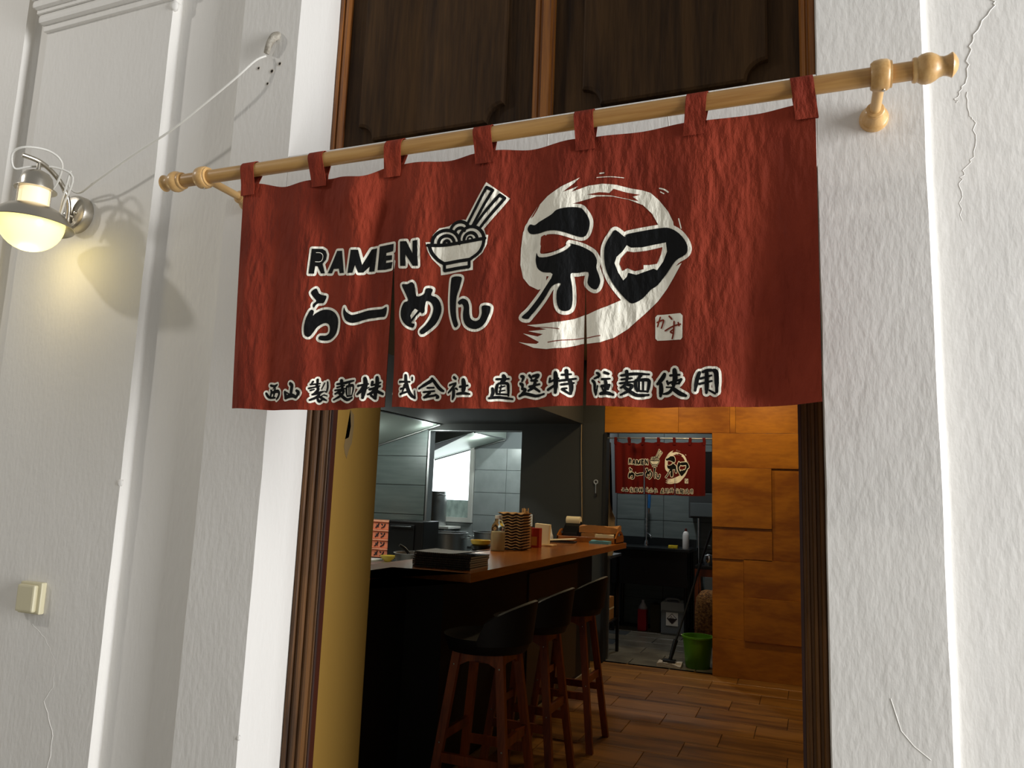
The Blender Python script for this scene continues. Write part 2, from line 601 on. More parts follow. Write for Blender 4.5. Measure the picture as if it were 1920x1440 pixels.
lump(-1.909, 0.004, 1.442, 0.010, wl)
lump(-1.905, 0.004, 2.985, 0.016, wl)
lump(-1.395, 0.002, 0.80, 0.006, wl)
crack(jitter([(0.318, 2.545), (0.373, 2.531), (0.374, 2.505), (0.334, 2.446), (0.324, 2.398), (0.315, 2.345), (0.297, 2.311), (0.298, 2.299)]))
crack(jitter([(0.317, 2.32), (0.319, 2.265), (0.328, 2.246), (0.322, 2.175), (0.302, 2.143), (0.296, 2.116), (0.297, 2.04)]))
crack([(0.133, 1.093), (0.149, 1.037), (0.17, 1.012), (0.197, 0.992)], 0.0009, wr, 0.0)
crack(jitter([(-2.199, 1.01), (-2.13, 0.97), (-2.08, 0.915), (-2.082, 0.84), (-2.11, 0.799), (-2.055, 0.71), (-2.071, 0.55)]), 0.0009, wl, 0.0)

for pts_ in ([(-1.02, 2.39), (-1.015, 2.33), (-1.02, 2.25)], [(-0.80, 2.385), (-0.795, 2.28)], [(-0.60, 2.39), (-0.596, 2.34), (-0.602, 2.26)], [(-0.30, 2.39), (-0.296, 2.30)]):
    crack(jitter(pts_, 4, 0.002), 0.0008, lint, 0.0)

# fluted door casing, left, right and head
casing = [(0.0, 0.0), (0.0, -0.035), (0.006, -0.04), (0.014, -0.04), (0.018, -0.03), (0.026, -0.03), (0.03, -0.037), (0.038, -0.037), (0.042, -0.026), (0.05, -0.026),
          (0.053, -0.032), (0.06, -0.032), (0.064, -0.02), (0.071, -0.02), (0.074, -0.014), (0.08, -0.014), (0.08, 0.0)]
t1 = prism('trim_1', [(-1.393 + a, 0.217 + b) for a, b in casing], 'xy', 0.0, 2.178, M_FRAME, kind='structure')
box('jamb_lining', -1.318, -1.3115, 0.198, 0.219, 0.0, 2.12, M_FRAME_RED, t1)
t2 = prism('trim_2', [(0.027 - a * 0.66, 0.217 + b) for a, b in casing], 'xy', 0.0, 2.178, M_FRAME, kind='structure')
box('jamb_lining', -0.0275, -0.021, 0.198, 0.219, 0.0, 2.12, M_FRAME_RED, t2)
prism('trim_3', [(0.217 + b, 2.178 - a) for a, b in casing], 'yz', -1.313, -0.026, M_FRAME, kind='structure')

# closed wooden shutters of the fanlight above the lintel
d1 = empty('door_1', (-0.68, 0.22, 2.396), kind='structure')
box('backing_board', -1.393, 0.027, 0.212, 0.25, 2.396, ZT, M_DARKWOOD, d1)
st_prof = [(0, 0.0), (0, -0.018), (0.004, -0.022), (0.013, -0.022), (0.016, -0.014), (0.02, -0.014), (0.023, -0.02), (0.031, -0.02), (0.036, -0.008), (0.036, 0.0)]
prism('stile', [(-1.393 + a, 0.212 + b) for a, b in st_prof], 'xy', 2.396, ZT, M_STILE, d1)
prism('stile', [(0.027 - a, 0.212 + b) for a, b in st_prof], 'xy', 2.396, ZT, M_STILE, d1)
mul_prof = [(-0.03, 0.0), (-0.03, -0.012), (-0.026, -0.018), (-0.014, -0.018), (-0.011, -0.013), (-0.004, -0.013), (-0.001, -0.024), (0.022, -0.024), (0.025, -0.012), (0.03, -0.012), (0.03, 0.0)]
prism('mullion', [(-0.69 + a, 0.212 + b) for a, b in mul_prof], 'xy', 2.396, ZT, M_STILE, d1)
box('rail', -1.357, -0.72, 0.205, 0.213, 2.396, 2.475, M_DARKWOOD, d1, bevel=0.002)
box('rail', -0.66, -0.009, 0.205, 0.213, 2.396, 2.475, M_DARKWOOD, d1, bevel=0.002)


def notched(x0, x1, z0, z1, r):
    p = []
    for (cx, cz, a0, a1) in ((x0, z0, 90, 0), (x1, z0, 180, 90), (x1, z1, 270, 180), (x0, z1, 360, 270)):
        p += arc2(cx, cz, r, a0, a1, 8)
    return p


for x0, x1 in ((-1.294, -0.808), (-0.571, -0.084)):
    bm = bmesh.new()
    o_ = notched(x0, x1, 2.515, 3.55, 0.052)
    i_ = notched(x0 + 0.006, x1 - 0.006, 2.521, 3.544, 0.052)
    n_ = len(o_)
    A = [bm.verts.new((p[0], 0.213, p[1])) for p in o_]
    B = [bm.verts.new((p[0], 0.196, p[1])) for p in o_]
    C = [bm.verts.new((p[0], 0.191, p[1])) for p in i_]
    for i in range(n_):
        j = (i + 1) % n_
        bm.faces.new((A[i], A[j], B[j], B[i]))
        bm.faces.new((B[i], B[j], C[j], C[i]))
    f = bm.faces.new(C)
    bmesh.ops.triangulate(bm, faces=[f])
    from_bm('raised_panel', bm, M_DARKWOOD, d1)

# ------------------------------------------------------------------ the setting: hall floor, interior shell
box('floor_hall', -7.0, 7.0, -7.0, 0.458, -0.08, -0.002, M_FLOORHALL, kind='structure')
fl = box('floor', -5.3, 1.4, 0.459, 5.24, -0.08, -0.008, M_GROUT, kind='structure')
flk = box('floor_kitchen', -5.3, 1.4, 5.241, 7.65, -0.08, -0.008, M_GROUT, kind='structure')


def tile_mesh(name, sx, sy, sz, m):
    bm = bmesh.new()
    add_box(bm, -sx / 2, sx / 2, -sy / 2, sy / 2, -sz, 0.0)
    top = [e for e in bm.edges if all(abs(v.co.z) < 1e-6 for v in e.verts)]
    bmesh.ops.bevel(bm, geom=top, offset=0.002, segments=1, affect='EDGES')
    me = bpy.data.meshes.new(name)
    bm.to_mesh(me)
    bm.free()
    me.materials.append(m)
    return me


def place(name, me, loc, parent):
    o = bpy.data.objects.new(name, me)
    COL.objects.link(o)
    o.parent = parent
    o.location = Vector(loc) - WLOC[parent.name]
    return o


TM = tile_mesh('floor_tile', 0.587, 0.286, 0.008, M_TILEWOOD)
TK = tile_mesh('kitchen_tile', 0.582, 0.281, 0.008, M_STONETILE)
row0 = 2.975
for r in range(-8, 8):
    yc = row0 + 0.29 * (r + 0.5)
    if not (0.62 < yc < 5.16):
        continue
    xj = -0.747 + 0.19 * r
    k0 = math.floor((-1.9 - xj) / 0.59)
    x = xj + k0 * 0.59
    while x < 0.88:
        place('floor_tile', TM, (x + 0.295, yc, 0.0), fl)
        x += 0.59
for r in range(0, 8):
    yc = 5.385 + 0.29 * r
    if yc > 7.4:
        continue
    x = -2.2 + (0.295 if r % 2 else 0.05)
    while x < -0.7:
        place('floor_tile', TK, (x + 0.295, yc, 0.0), flk)
        x += 0.59
box('ceiling', -5.4, 1.5, 0.459, 7.7, 2.75, 2.85, M_CEIL, kind='structure')
box('wall_left', -5.4, -5.2, 0.459, 7.7, 0.0, 2.75, M_BROWNWALL, kind='structure')
box('wall_right', 1.3, 1.5, 0.459, 7.7, 0.0, 2.75, M_BROWNWALL, kind='structure')
box('wall_back', -5.4, 1.5, 7.5, 7.7, 0.0, 2.75, M_GREYWALL, kind='structure')
wbm = bmesh.new()
for b_ in ((-5.2, -3.62, 5.21, 5.30, 0, 2.75), (-3.62, -2.615, 5.21, 5.30, 2.067, 2.75), (-2.615, -1.79, 5.20, 5.30, 0, 2.75)):
    add_box(wbm, *b_)
wk = from_bm('wall_kitchen', wbm, M_DARKWALL, kind='structure')
# low part of the pass-through below the counter line
wood_w = bmesh.new()
for b_ in ((-1.79, -0.813, 5.215, 5.30, 2.06, 2.75), (-0.813, 1.3, 5.215, 5.30, 0, 2.75)):
    add_box(wood_w, *b_)
ww = from_bm('wall_wood', wood_w, M_PANEL, kind='structure')
for (x0, x1, z0, z1, p) in ((-1.79, -1.109, 2.06, 2.40, 0.012), (-1.109, -0.66, 2.06, 2.40, 0.010), (-0.66, -0.613, 2.06, 2.40, 0.012), (-0.613, 0.30, 2.06, 2.40, 0.013),
                            (-1.79, -0.9, 2.40, 2.75, 0.008), (-0.9, 0.3, 2.40, 2.75, 0.012), (0.3, 1.3, 1.757, 2.75, 0.01),
                            (-0.813, 0.3, 1.757, 2.06, 0.014), (-0.813, -0.318, 1.245, 1.757, 0.021), (-0.318, 0.3, 0.985, 1.757, 0.002),
                            (-0.813, -0.318, 0.975, 1.245, 0.011), (-0.813, -0.552, 0.31, 0.975, 0.003), (-0.552, 0.3, 0.668, 0.985, 0.011),
                            (-0.552, 0.3, 0.31, 0.668, 0.021), (-0.813, 0.3, 0.0, 0.31, 0.005), (0.3, 1.3, 0.0, 0.9, 0.012), (0.3, 1.3, 0.9, 1.757, 0.004)):
    box('wood_panel', x0 + 0.001, x1 - 0.001, 5.213 - p - 0.004, 5.216, z0 + 0.001, z1 - 0.001, M_PANEL, ww, bevel=0.0012)
# dark jamb at the left of the kitchen doorway
box('trim_4', -1.79, -1.765, 5.18, 5.30, 0.0, 2.06, M_BLACKPANEL, kind='structure')
# large grey-green tiles left of the pass-through
TW = None
for zi in range(4):
    for xi in range(3):
        x1 = -3.645 - xi * 0.59
        if x1 - 0.587 < -5.2:
            continue
        box('wall_tile', x1 - 0.584, x1, 5.199, 5.212, 0.923 + zi * 0.2955, 0.923 + zi * 0.2955 + 0.2895, M_TEALTILE, wk, bevel=0.0015)
# steel corner strip of the pass-through
box('corner_strip', -3.632, -3.612, 5.197, 5.302, 0.0, 2.067, M_STEEL_DULL, wk)
box('edge_strip', -3.62, -2.615, 5.197, 5.205, 2.067, 2.073, M_STEEL_DULL, wk)

# back kitchen seen through the pass-through: tiled wall with window
wt = box('wall_tiled', -5.2, -2.3, 7.30, 7.40, 0.0, 2.75, M_GREYWALL, kind='structure')
for z0, z1 in ((0.62, 0.897), (0.902, 1.180), (1.185, 1.466), (1.471, 1.752), (1.757, 2.03)):
    for x0, x1 in ((-4.04, -3.605), (-3.60, -3.165), (-3.16, -2.725)):
        box('wall_tile', x0, x1, 7.288, 7.302, z0, z1, M_LIGHTTILE, wt, bevel=0.0015)
for x0, x1 in ((-4.91, -4.48), (-4.475, -4.045)):
    box('wall_tile', x0, x1, 7.288, 7.302, 0.78, 1.065, M_LIGHTTILE, wt, bevel=0.0015)
box('wall_partition', -2.3, -2.2, 5.30, 7.5, 0.0, 2.75, M_GREYWALL, kind='structure')
w1 = empty('window_1', (-4.35, 7.28, 1.1), kind='structure')
bm = bmesh.new()
for b_ in ((-4.72, -4.05, 7.25, 7.30, 1.08, 1.14), (-4.72, -4.05, 7.25, 7.30, 2.10, 2.16), (-4.10, -4.05, 7.25, 7.30, 1.14, 2.10), (-4.72, -4.67, 7.25, 7.30, 1.14, 2.10)):
    add_box(bm, *b_)
from_bm('window_frame', bm, M_WHITE, w1)
box('pane', -4.67, -4.10, 7.272, 7.278, 1.36, 2.10, M_WINDOWGLASS, w1)
box('pane', -4.67, -4.10, 7.272, 7.278, 1.14, 1.355, M_WINDOWLEAF, w1)
# tiled wall of the wash-up room
wsk = box('wall_washup', -2.2, -0.5, 7.42, 7.5, 0.0, 2.75, M_GROUT, kind='structure')
for zi in range(8):
    for xi in range(3):
        x0 = -2.19 + xi * 0.56
        box('wall_tile', x0, x0 + 0.554, 7.408, 7.422, 0.02 + zi * 0.3, 0.314 + zi * 0.3, M_TEALTILE, wsk, bevel=0.0015)
box('wall_side', -0.6, -0.5, 5.30, 7.5, 0.0, 2.75, M_DARKWALL, kind='structure')

# dark bulkhead above the bar
box('wall_bulkhead', -3.49, -2.0, 1.2, 5.195, 2.14, 2.749, M_DARKWALL, kind='structure')


# ------------------------------------------------------------------ lamps inside
def downlight(x, y, power, color, label, r=0.06, zc=2.735):
    t = empty('downlight', (x, y, zc), label, 'lamp', None)
    lathe('trim_ring', [(r, 0.0), (r + 0.015, 0.0), (r + 0.015, 0.014), (r, 0.014)], (x, y, zc), M_WHITE, t, cap=False)
    lathe('diffuser', [(0, 0.006), (r, 0.006), (r, 0.012), (0, 0.012)], (x, y, zc), M_LIGHTON, t)
    d = bpy.data.lights.new('downlight_or_fill_glow', 'AREA')
    d.shape = 'DISK'
    d.size = r * 2
    d.energy = power
    d.color = color
    o = bpy.data.objects.new('downlight_or_fill_glow', d)
    COL.objects.link(o)
    o.location = (x, y, zc - 0.007)
    return t


downlight(-1.25, 4.55, 9, (1.0, 0.78, 0.45), 'recessed ceiling downlight near the kitchen doorway curtain')
downlight(-0.35, 4.55, 9, (1.0, 0.78, 0.45), 'recessed ceiling downlight in front of the honey wood panels')
downlight(-1.2, 2.4, 2.2, (1.0, 0.74, 0.4), 'recessed ceiling downlight above the bar stools')
downlight(-1.6, 6.5, 13, (0.95, 0.98, 1.0), 'unseen ceiling fill lamp added to light the wash-up room')  # unseen lamp added to give the wash-up room some cool light
downlight(-3.0, 6.6, 14, (0.9, 1.0, 0.98), 'recessed ceiling downlight over the stock pots')
downlight(-4.3, 3.0, 22, (0.9, 1.0, 0.95), 'recessed ceiling downlight over the kitchen work table')
downlight(-2.35, 2.5, 5, (1.0, 0.86, 0.62), 'added fill lamp hidden under the dark bulkhead above the sauce bottle', 0.05, 2.125)  # unseen fill lamp, added to brighten the bar top but not the floor
downlight(-2.35, 3.45, 3.5, (1.0, 0.86, 0.62), 'added fill lamp hidden under the dark bulkhead above the serving tray', 0.05, 2.125)  # second unseen fill lamp added for the far half of the bar top

# ------------------------------------------------------------------ noren (door curtain)
# lettering outlines and brush strokes: (polygon or stroke, layer, outline mm, smooth flag or width mm, x z x z ... in mm)
ART = [
(1,'letter','P','k',6.1,0,[-1145.3,2036.3,-1118.2,2035.6,-1109.7,2030.3,-1104.9,2019.9,-1105.9,2008,-1115.2,1996.9,-1106.9,1972.9,-1117.1,1972.2,-1126.8,1990.8,-1133.3,1991.3,-1134.3,1971.9,-1147.7,1971.9]),
(1,'letter','S','w2',0,1.5,[-1133.4,2025.9,-1121.8,2024.9,-1115.5,2017.8,-1116.8,2006.9,-1122.1,2002.4,-1133.6,2002.3]),
(2,'letter','P','k',6.1,0,[-1073,2026.1,-1056.6,2024.1,-1046.1,1967,-1059.8,1968,-1063.5,1980,-1080.5,1981.3,-1085.2,1970.8,-1098.5,1972.2]),
(3,'letter','P','k',6.1,0,[-1028.5,2022.7,-1009.8,2021.7,-999.5,1984.2,-981,2025,-967.6,2027.7,-969.2,1969,-983.7,1968.5,-983.2,1981.6,-996.1,1966.2,-1006.5,1965,-1015,1984.1,-1020.1,1965,-1034.4,1965.1]),
(4,'letter','P','k',6.1,0,[-959.8,2030.9,-913.4,2029.3,-913.6,2011.5,-935.8,2010.5,-935.8,2003.8,-916.1,2001.7,-916,1990.6,-934.4,1991.2,-934.7,1985.5,-913.2,1984.7,-916,1969.7,-937.1,1968.8,-959.7,1971.1]),
(5,'letter','P','k',6.1,0,[-893.9,2031.8,-876.1,2030.5,-858.5,1999.2,-859.4,2030,-847.5,2031,-843.1,1968.2,-856.5,1968.9,-877,1997.9,-876.2,1969.5,-891.3,1971.2]),
(6,'letter','P','k',6.1,1,[-1125.9,1934.3,-1118.4,1922,-1108.9,1917.5,-1097.7,1914.8,-1099.8,1905.2,-1104.8,1897.7,-1117.2,1896.5,-1123.6,1891.9,-1127.1,1885.3,-1130.3,1889.4,-1129.2,1895.2,-1123,1902.7,-1131.3,1913,-1137.3,1924.2]),
(7,'letter','P','k',6.1,1,[-1134,1879.8,-1126.8,1876.5,-1128,1864.8,-1121.8,1871.3,-1107.7,1879.3,-1092,1880.4,-1075.9,1875.6,-1062.8,1866.2,-1055,1852.4,-1054.5,1833.2,-1058.7,1818.1,-1072.1,1806.2,-1087.5,1803,-1109.1,1805.8,-1107.7,1815.4,-1090.8,1815.6,-1081.3,1821.9,-1080.1,1833.4,-1084.2,1842.3,-1094.7,1847,-1106.8,1843.4,-1116.3,1836.1,-1123.2,1824.7,-1130.2,1813.4,-1136.9,1811.8,-1144.3,1817.9,-1147.1,1835.5,-1145.3,1853,-1140.8,1866.5]),
(8,'letter','P','k',6.1,1,[-1038.6,1881.3,-1033.4,1871.4,-1021.8,1863.1,-1010.8,1862.5,-981.1,1870.4,-957.7,1872,-936.5,1872.7,-923.1,1876.6,-925.8,1855.2,-941.4,1853.2,-979.5,1849.5,-1007.1,1843.3,-1020.1,1843,-1031.5,1848.3,-1037.7,1857.2,-1040.9,1868.9]),
(9,'letter','P','k',6.1,1,[-885,1924.8,-869.8,1925.1,-857.9,1929.9,-849.8,1921,-843.7,1895.9,-824.4,1899.7,-819.3,1913.5,-804.4,1911.7,-807.4,1897.8,-795.9,1893,-786.4,1881.6,-781.6,1865.2,-784.5,1849.2,-795,1828.3,-821.6,1805.9,-831,1813.3,-817,1826.7,-804.9,1846.2,-800.8,1866.2,-806.9,1880.1,-817.5,1883.4,-820.5,1868.7,-821,1857.9,-827.6,1854.2,-832.8,1857.2,-856.2,1834,-847,1830.8,-850.9,1821.5,-869.3,1826.4,-882.2,1838,-887.8,1851.9,-885.8,1868.3,-877.6,1881.5,-866.6,1886.4,-876.2,1906.2]),
(9,'letter','P','w2',0,0,[-846.3,1866.1,-837,1861.5,-856.7,1841.6,-859.3,1849.1,-854.8,1858.4]),
(10,'letter','P','k',6.1,1,[-757.6,1931,-754.4,1936.2,-741.4,1936.6,-728.2,1931.6,-731.5,1913.1,-738.9,1889.4,-739.5,1862.8,-736.2,1838.7,-730.5,1822.5,-739.3,1817.2,-748.8,1834,-755.8,1855.7,-758.7,1882.6,-758.8,1909.5]),
(11,'letter','P','k',6.1,1,[-734.7,1875.8,-722.8,1882.6,-711.1,1877.1,-704.7,1863.5,-703.2,1844.9,-697.6,1832.8,-686.1,1828.3,-676.6,1833,-672.5,1845.9,-672.4,1861.6,-655.7,1861.2,-653.3,1852.7,-657.3,1837.3,-666.2,1819.5,-679.7,1811,-693.7,1810.9,-708.1,1817.5,-716.6,1829.8,-719.4,1845.8,-718.8,1861.6,-723.5,1869.9,-730.6,1868.9]),
(12,'bowl_emblem','P','w',0,0,[-677.5,2152.3,-619.8,2109.2,-676.6,2040.6,-671.7,2026.6,-666,2025.6,-667.8,2004.7,-678.1,1984.1,-701.4,1967.2,-700.4,1947.6,-787.1,1944.8,-788.8,1963.3,-810.2,1984.2,-821.9,2004.5,-827,2024.4,-815,2024.7,-810.7,2042.4,-796.6,2057.8,-770.1,2060.7,-752.9,2070.1,-732.6,2070.8,-726.6,2068.8]),
(12,'bowl_emblem','S','k',0,7.4,[-722.5,2056,-675.5,2139.4]),
(12,'bowl_emblem','S','k',0,7.3,[-675.5,2139.4,-660.3,2131]),
(12,'bowl_emblem','S','k',0,7.3,[-660.3,2131,-707.8,2050.5]),
(12,'bowl_emblem','S','k',0,7.3,[-701.3,2051.2,-644,2119.3]),
(12,'bowl_emblem','S','k',0,7.2,[-644,2119.3,-631.9,2110.5]),
(12,'bowl_emblem','S','k',0,7.2,[-631.9,2110.5,-687.5,2043]),
(12,'bowl_emblem','S','k',0,8.1,[-811.2,2020.8,-810.4,2029.4,-807.3,2037.2,-801.9,2043.7,-794.7,2048.4,-786.2,2050.9,-776.9,2051.1,-767.6,2049.1,-758.8,2044.9,-751.1,2038.9,-745.1,2031.4,-741.1,2023.1,-739.5,2014.4]),
(12,'bowl_emblem','S','k',0,8.1,[-796.2,2020.3,-795.8,2025.3,-793.9,2029.9,-790.8,2033.7,-786.6,2036.4,-781.6,2037.9,-776.2,2038.1,-770.7,2036.9,-765.5,2034.4,-761,2030.9,-757.5,2026.5,-755.1,2021.6,-754.1,2016.5]),
(12,'bowl_emblem','S','k',0,8,[-782.3,2019.8,-781.5,2023.1,-779,2025.3,-775.5,2025.9,-771.9,2024.6,-769.2,2022,-768,2018.6]),
(12,'bowl_emblem','S','k',0,7.9,[-741.6,2025,-740.3,2032.4,-737,2039.1,-732,2044.5,-725.5,2048.4,-717.9,2050.5,-709.9,2050.7,-701.7,2048.9,-694,2045.3,-687.1,2040.2,-681.6,2033.8,-677.7,2026.6,-675.7,2018.9]),
(12,'bowl_emblem','S','k',0,7.9,[-728.2,2022.5,-727.5,2026.5,-725.8,2030.1,-723,2033,-719.6,2035.1,-715.5,2036.2,-711.1,2036.3,-706.7,2035.4,-702.6,2033.5,-698.9,2030.7,-695.9,2027.3,-693.8,2023.4,-692.6,2019.2]),
(12,'bowl_emblem','S','k',0,4.5,[-718.4,2021.7,-717.6,2024.4,-715.4,2026.2,-712.4,2026.6,-709.3,2025.6,-706.9,2023.4,-705.8,2020.6]),
(12,'bowl_emblem','S','k',0,8,[-766.2,2050.3,-763.6,2056.7,-759,2061.8,-752.9,2065.2,-745.7,2066.7,-738.1,2066.2,-730.7,2063.7,-724,2059.4,-718.5,2053.6]),
(12,'bowl_emblem','S','k',0,8,[-753.6,2042.1,-751.7,2046.9,-747.9,2050.3,-742.7,2051.7,-737,2051,-731.8,2048.3,-727.8,2043.9]),
(12,'bowl_emblem','S','k',0,8.1,[-821.1,2016.7,-745.6,2015.7]),
(12,'bowl_emblem','S','k',0,7.9,[-745.6,2015.7,-673.2,2017.9]),
(12,'bowl_emblem','S','k',0,8.1,[-818.1,2016.7,-811,1998.6,-795.7,1981.6,-779.8,1971.6]),
(12,'bowl_emblem','S','k',0,8,[-779.8,1971.6,-710.2,1972.8]),
(12,'bowl_emblem','S','k',0,7.8,[-710.2,1972.8,-688.1,1985,-678.1,2000.3,-675.4,2016.7]),
(12,'bowl_emblem','S','k',0,8,[-779.2,1970.7,-777.7,1955]),
(12,'bowl_emblem','S','k',0,8,[-777.7,1955,-710.5,1955.8]),
(12,'bowl_emblem','S','k',0,7.8,[-710.5,1955.8,-711.4,1972.1]),
(13,'brush_ring','P','w',0,0,[-456.4,2137.2,-497.6,2120.5,-529.6,2103.1,-555.2,2081.5,-574.1,2055.8,-586.4,2027.7,-590,1992.4,-590.2,1953.7,-582.4,1922.7,-566.9,1904.2,-545.3,1892.6,-526,1894.5,-524.1,1935.9,-549.4,1963.3,-543.4,1978.7,-539.6,2012,-524.1,2034.6,-499.1,2061,-474,2078.2,-442.5,2085.2,-417.6,2089.7,-383.6,2085.8,-350,2077,-318.4,2061.1,-299,2039.9,-285.6,2014.1,-282.5,1995.7,-252.3,1998.8,-254.7,2017.1,-265.5,2041,-284.6,2067.5,-302.4,2085.8,-320.3,2093.8,-344.4,2100.7,-374.9,2111.2,-405.8,2116.9,-437,2116.5,-474.7,2105.9,-459.7,2117.6,-494,2107.1,-468.9,2125.1]),
(13,'brush_ring','P','r',0,0,[-439.6,2096.7,-411.6,2098.5,-389.9,2094.1,-380.8,2102.5,-356.3,2093.3,-324.7,2084.4,-341.1,2082.2,-327.4,2070.7,-356.1,2079.6,-386.7,2088.1,-417.7,2092.9]),
(13,'brush_ring','P','r',0,0,[-544.1,2095,-556.7,2078.4,-569.2,2057.9,-562.8,2062.8,-551.2,2081.1]),
(13,'brush_ring','P','w',0,0,[-236.3,1927.3,-251.6,1900.4,-265.7,1877.8,-285.4,1852.5,-311.1,1827.4,-345.6,1796.7,-374.8,1778.7,-404.5,1769.4,-443.9,1768.6,-480.7,1760.3,-518.4,1759.2,-550.4,1764.3,-588.3,1779.7,-567,1775.1,-544.3,1772.4,-538,1776.1,-577.6,1797.9,-541.7,1788.6,-529,1792.7,-564.7,1802,-519.8,1802.5,-568.5,1815.6,-513.9,1815.8,-488.6,1817,-460.7,1823.2,-424.1,1835,-391,1845.3,-361.4,1858.6,-355.9,1886.8,-317.6,1884.3,-288.7,1897.2,-260.3,1915.9]),
(13,'brush_ring','S','r',0,1.9,[-515.7,1773.7,-447.3,1780.1,-404.8,1783.8]),
(13,'brush_ring','S','r',0,1.6,[-563.4,1809.7,-529.5,1807.5,-491.3,1801.2]),
(13,'brush_ring','S','w',0,2.8,[-411.9,2141.2,-403.2,2141.1]),
(13,'brush_ring','S','w',0,1.6,[-418.5,2132.8,-387.5,2130.5,-359.9,2125.8]),
(13,'brush_ring','S','w',0,3,[-283.4,2093.5,-273.2,2089.2,-265.9,2082.8]),
(13,'brush_ring','S','w',0,2.1,[-281.9,2085.6,-274.6,2080.7]),
(13,'brush_ring','S','w',0,2.3,[-243.3,2022,-238.1,2000.4]),
(14,'large_character','P','k',8,1,[-576,2033.2,-570.4,2044.1,-558.7,2041.3,-547.4,2047.3,-518.4,2058.2,-505.7,2067.5,-480.1,2071.1,-454.7,2068.4,-445,2060,-433.6,2041.5,-431.7,2025.5,-437.5,2007.2,-446.7,2001.8,-459.3,2004.5,-481.7,2013,-504.3,2019.9,-527,2022.7,-549.7,2020.4,-567.9,2022.1]),
(14,'large_character','P','k',8,1,[-551.5,1976.2,-544.6,1966.1,-515.4,1963.7,-486.9,1972.3,-471.4,1985.2,-474.7,1989.6,-452.5,1982.9,-433.5,1972.5,-420.9,1962.1,-412.9,1945.9,-414.1,1930.6,-407.5,1911.7,-405.1,1899.3,-410,1885.9,-417.6,1883.3,-428.5,1890.2,-434.3,1901.3,-432.3,1922.8,-457.2,1923.1,-471.2,1921,-467.3,1894.3,-465.6,1863.3,-469.1,1845.1,-479.9,1839.6,-491,1843.3,-497.8,1859.1,-498.5,1884,-490.5,1900.5,-510,1895.6,-528.4,1870.2,-559.5,1836.1,-567.3,1828.7,-582.3,1834.1,-568,1845.9,-550.8,1865.3,-529.1,1892.2,-509.3,1922.2,-533.6,1930.3,-547.6,1940.9,-553.1,1957.2,-552.9,1969.9]),
(14,'large_character','P','k',8,1,[-375.5,2010.7,-356.2,1995,-350.3,2000.6,-313.3,2004.7,-275.4,2007.1,-258,2002.4,-240.8,1988.7,-228,1969.6,-224.3,1954.5,-229.3,1943,-249,1932.8,-265.9,1910.4,-285.8,1886.6,-300.1,1877.1,-317.3,1858.9,-336.1,1850.2,-348,1856.3,-367.7,1878.6,-386.2,1907.1,-395.9,1935.4,-398,1966.3,-393.8,1984.5,-385,1999.2]),
(14,'large_character','P','w2',0,0,[-351.4,1976.1,-342.4,1970.1,-318.7,1968.7,-292.4,1972.4,-269.3,1974.8,-266.9,1955.1,-274.7,1934.9,-287.5,1917.9,-294.8,1921.5,-306.3,1917.9,-329.7,1910.6,-347.5,1916.4,-350.3,1907.6,-357.6,1900.5,-368.4,1918,-376.2,1938.4,-372,1951.8,-360.2,1963.1]),
(14,'large_character','P','r2',0,0,[-349.7,1962.8,-336.3,1959.5,-309.8,1960.3,-276.4,1965.6,-279.2,1950.2,-287.6,1931.4,-303.6,1929.7,-315.3,1930.6,-315.1,1921.5,-332.7,1918.4,-349.1,1926.3,-359.4,1920.4,-365.7,1936.1,-362.9,1948]),
(14,'large_character','P','r2',0,0,[-541.2,2011.2,-532.6,2014.6,-529.8,2011.1,-526.7,2013.4,-494.3,2006.8,-481.9,1997.2,-487.2,1983.4,-506.1,1974,-535.1,1973.2,-542.3,1994.6]),
(14,'large_character','S','w2',0,2.9,[-528.3,2012.6,-528.8,1999.8,-524.1,1983.4]),
(15,'seal','P','w',0,0,[-286.6,1823.8,-238.5,1823,-233.7,1817.5,-234.1,1772.9,-237.4,1768.7,-286,1770.7,-290.3,1775.2,-290.8,1819]),
(15,'seal','S','r2',0,3.2,[-286.4,1808,-273.6,1812.3,-274.7,1803.6,-277.5,1795.9]),
(15,'seal','S','r2',0,3.2,[-279.9,1818.5,-285.5,1799.7]),
(15,'seal','S','r2',0,3.2,[-261,1818.9,-255.3,1812.2]),
(15,'seal','S','r2',0,3.1,[-269.2,1789.7,-253.8,1796.8,-237.5,1799.8]),
(15,'seal','S','r2',0,3.1,[-250.5,1806.8,-251.4,1785.1,-254.1,1771.7]),
(15,'seal','S','r2',0,3.1,[-251.5,1790.9,-257.9,1786.3,-251.4,1782]),
(15,'seal','S','r2',0,3.1,[-242,1803.5,-240.3,1797]),
(16,'small_character','S','k',5,6.1,[-1248.7,1696,-1233.8,1693.7,-1222.1,1697]),
(16,'small_character','S','k',5,4.4,[-1233.8,1693.3,-1240.2,1686.7]),
(16,'small_character','S','k',5,7.3,[-1231.2,1688.2,-1232.4,1680,-1235.2,1667.6]),
(16,'small_character','S','k',5,6.4,[-1260.3,1675.8,-1254.5,1668.6,-1248,1664.8]),
(16,'small_character','S','k',5,5.7,[-1246.8,1683.9,-1244.5,1679.3,-1248.1,1665.2]),
(16,'small_character','S','k',5,6.3,[-1246,1665.2,-1227.8,1665]),
(16,'small_character','S','k',5,7.6,[-1243.3,1678,-1227.4,1680.3,-1216.3,1680.1,-1211.3,1674.7,-1214,1666.5,-1221.4,1661.2]),
(17,'small_character','S','k',5,9,[-1174.3,1697.2,-1167.9,1691.7,-1168.6,1679,-1168.5,1667.6]),
(17,'small_character','S','k',5,7.7,[-1189.6,1676.9,-1186.3,1668.6,-1185.7,1662.5]),
(17,'small_character','S','k',5,4.4,[-1188.2,1677.3,-1173.8,1671.3]),
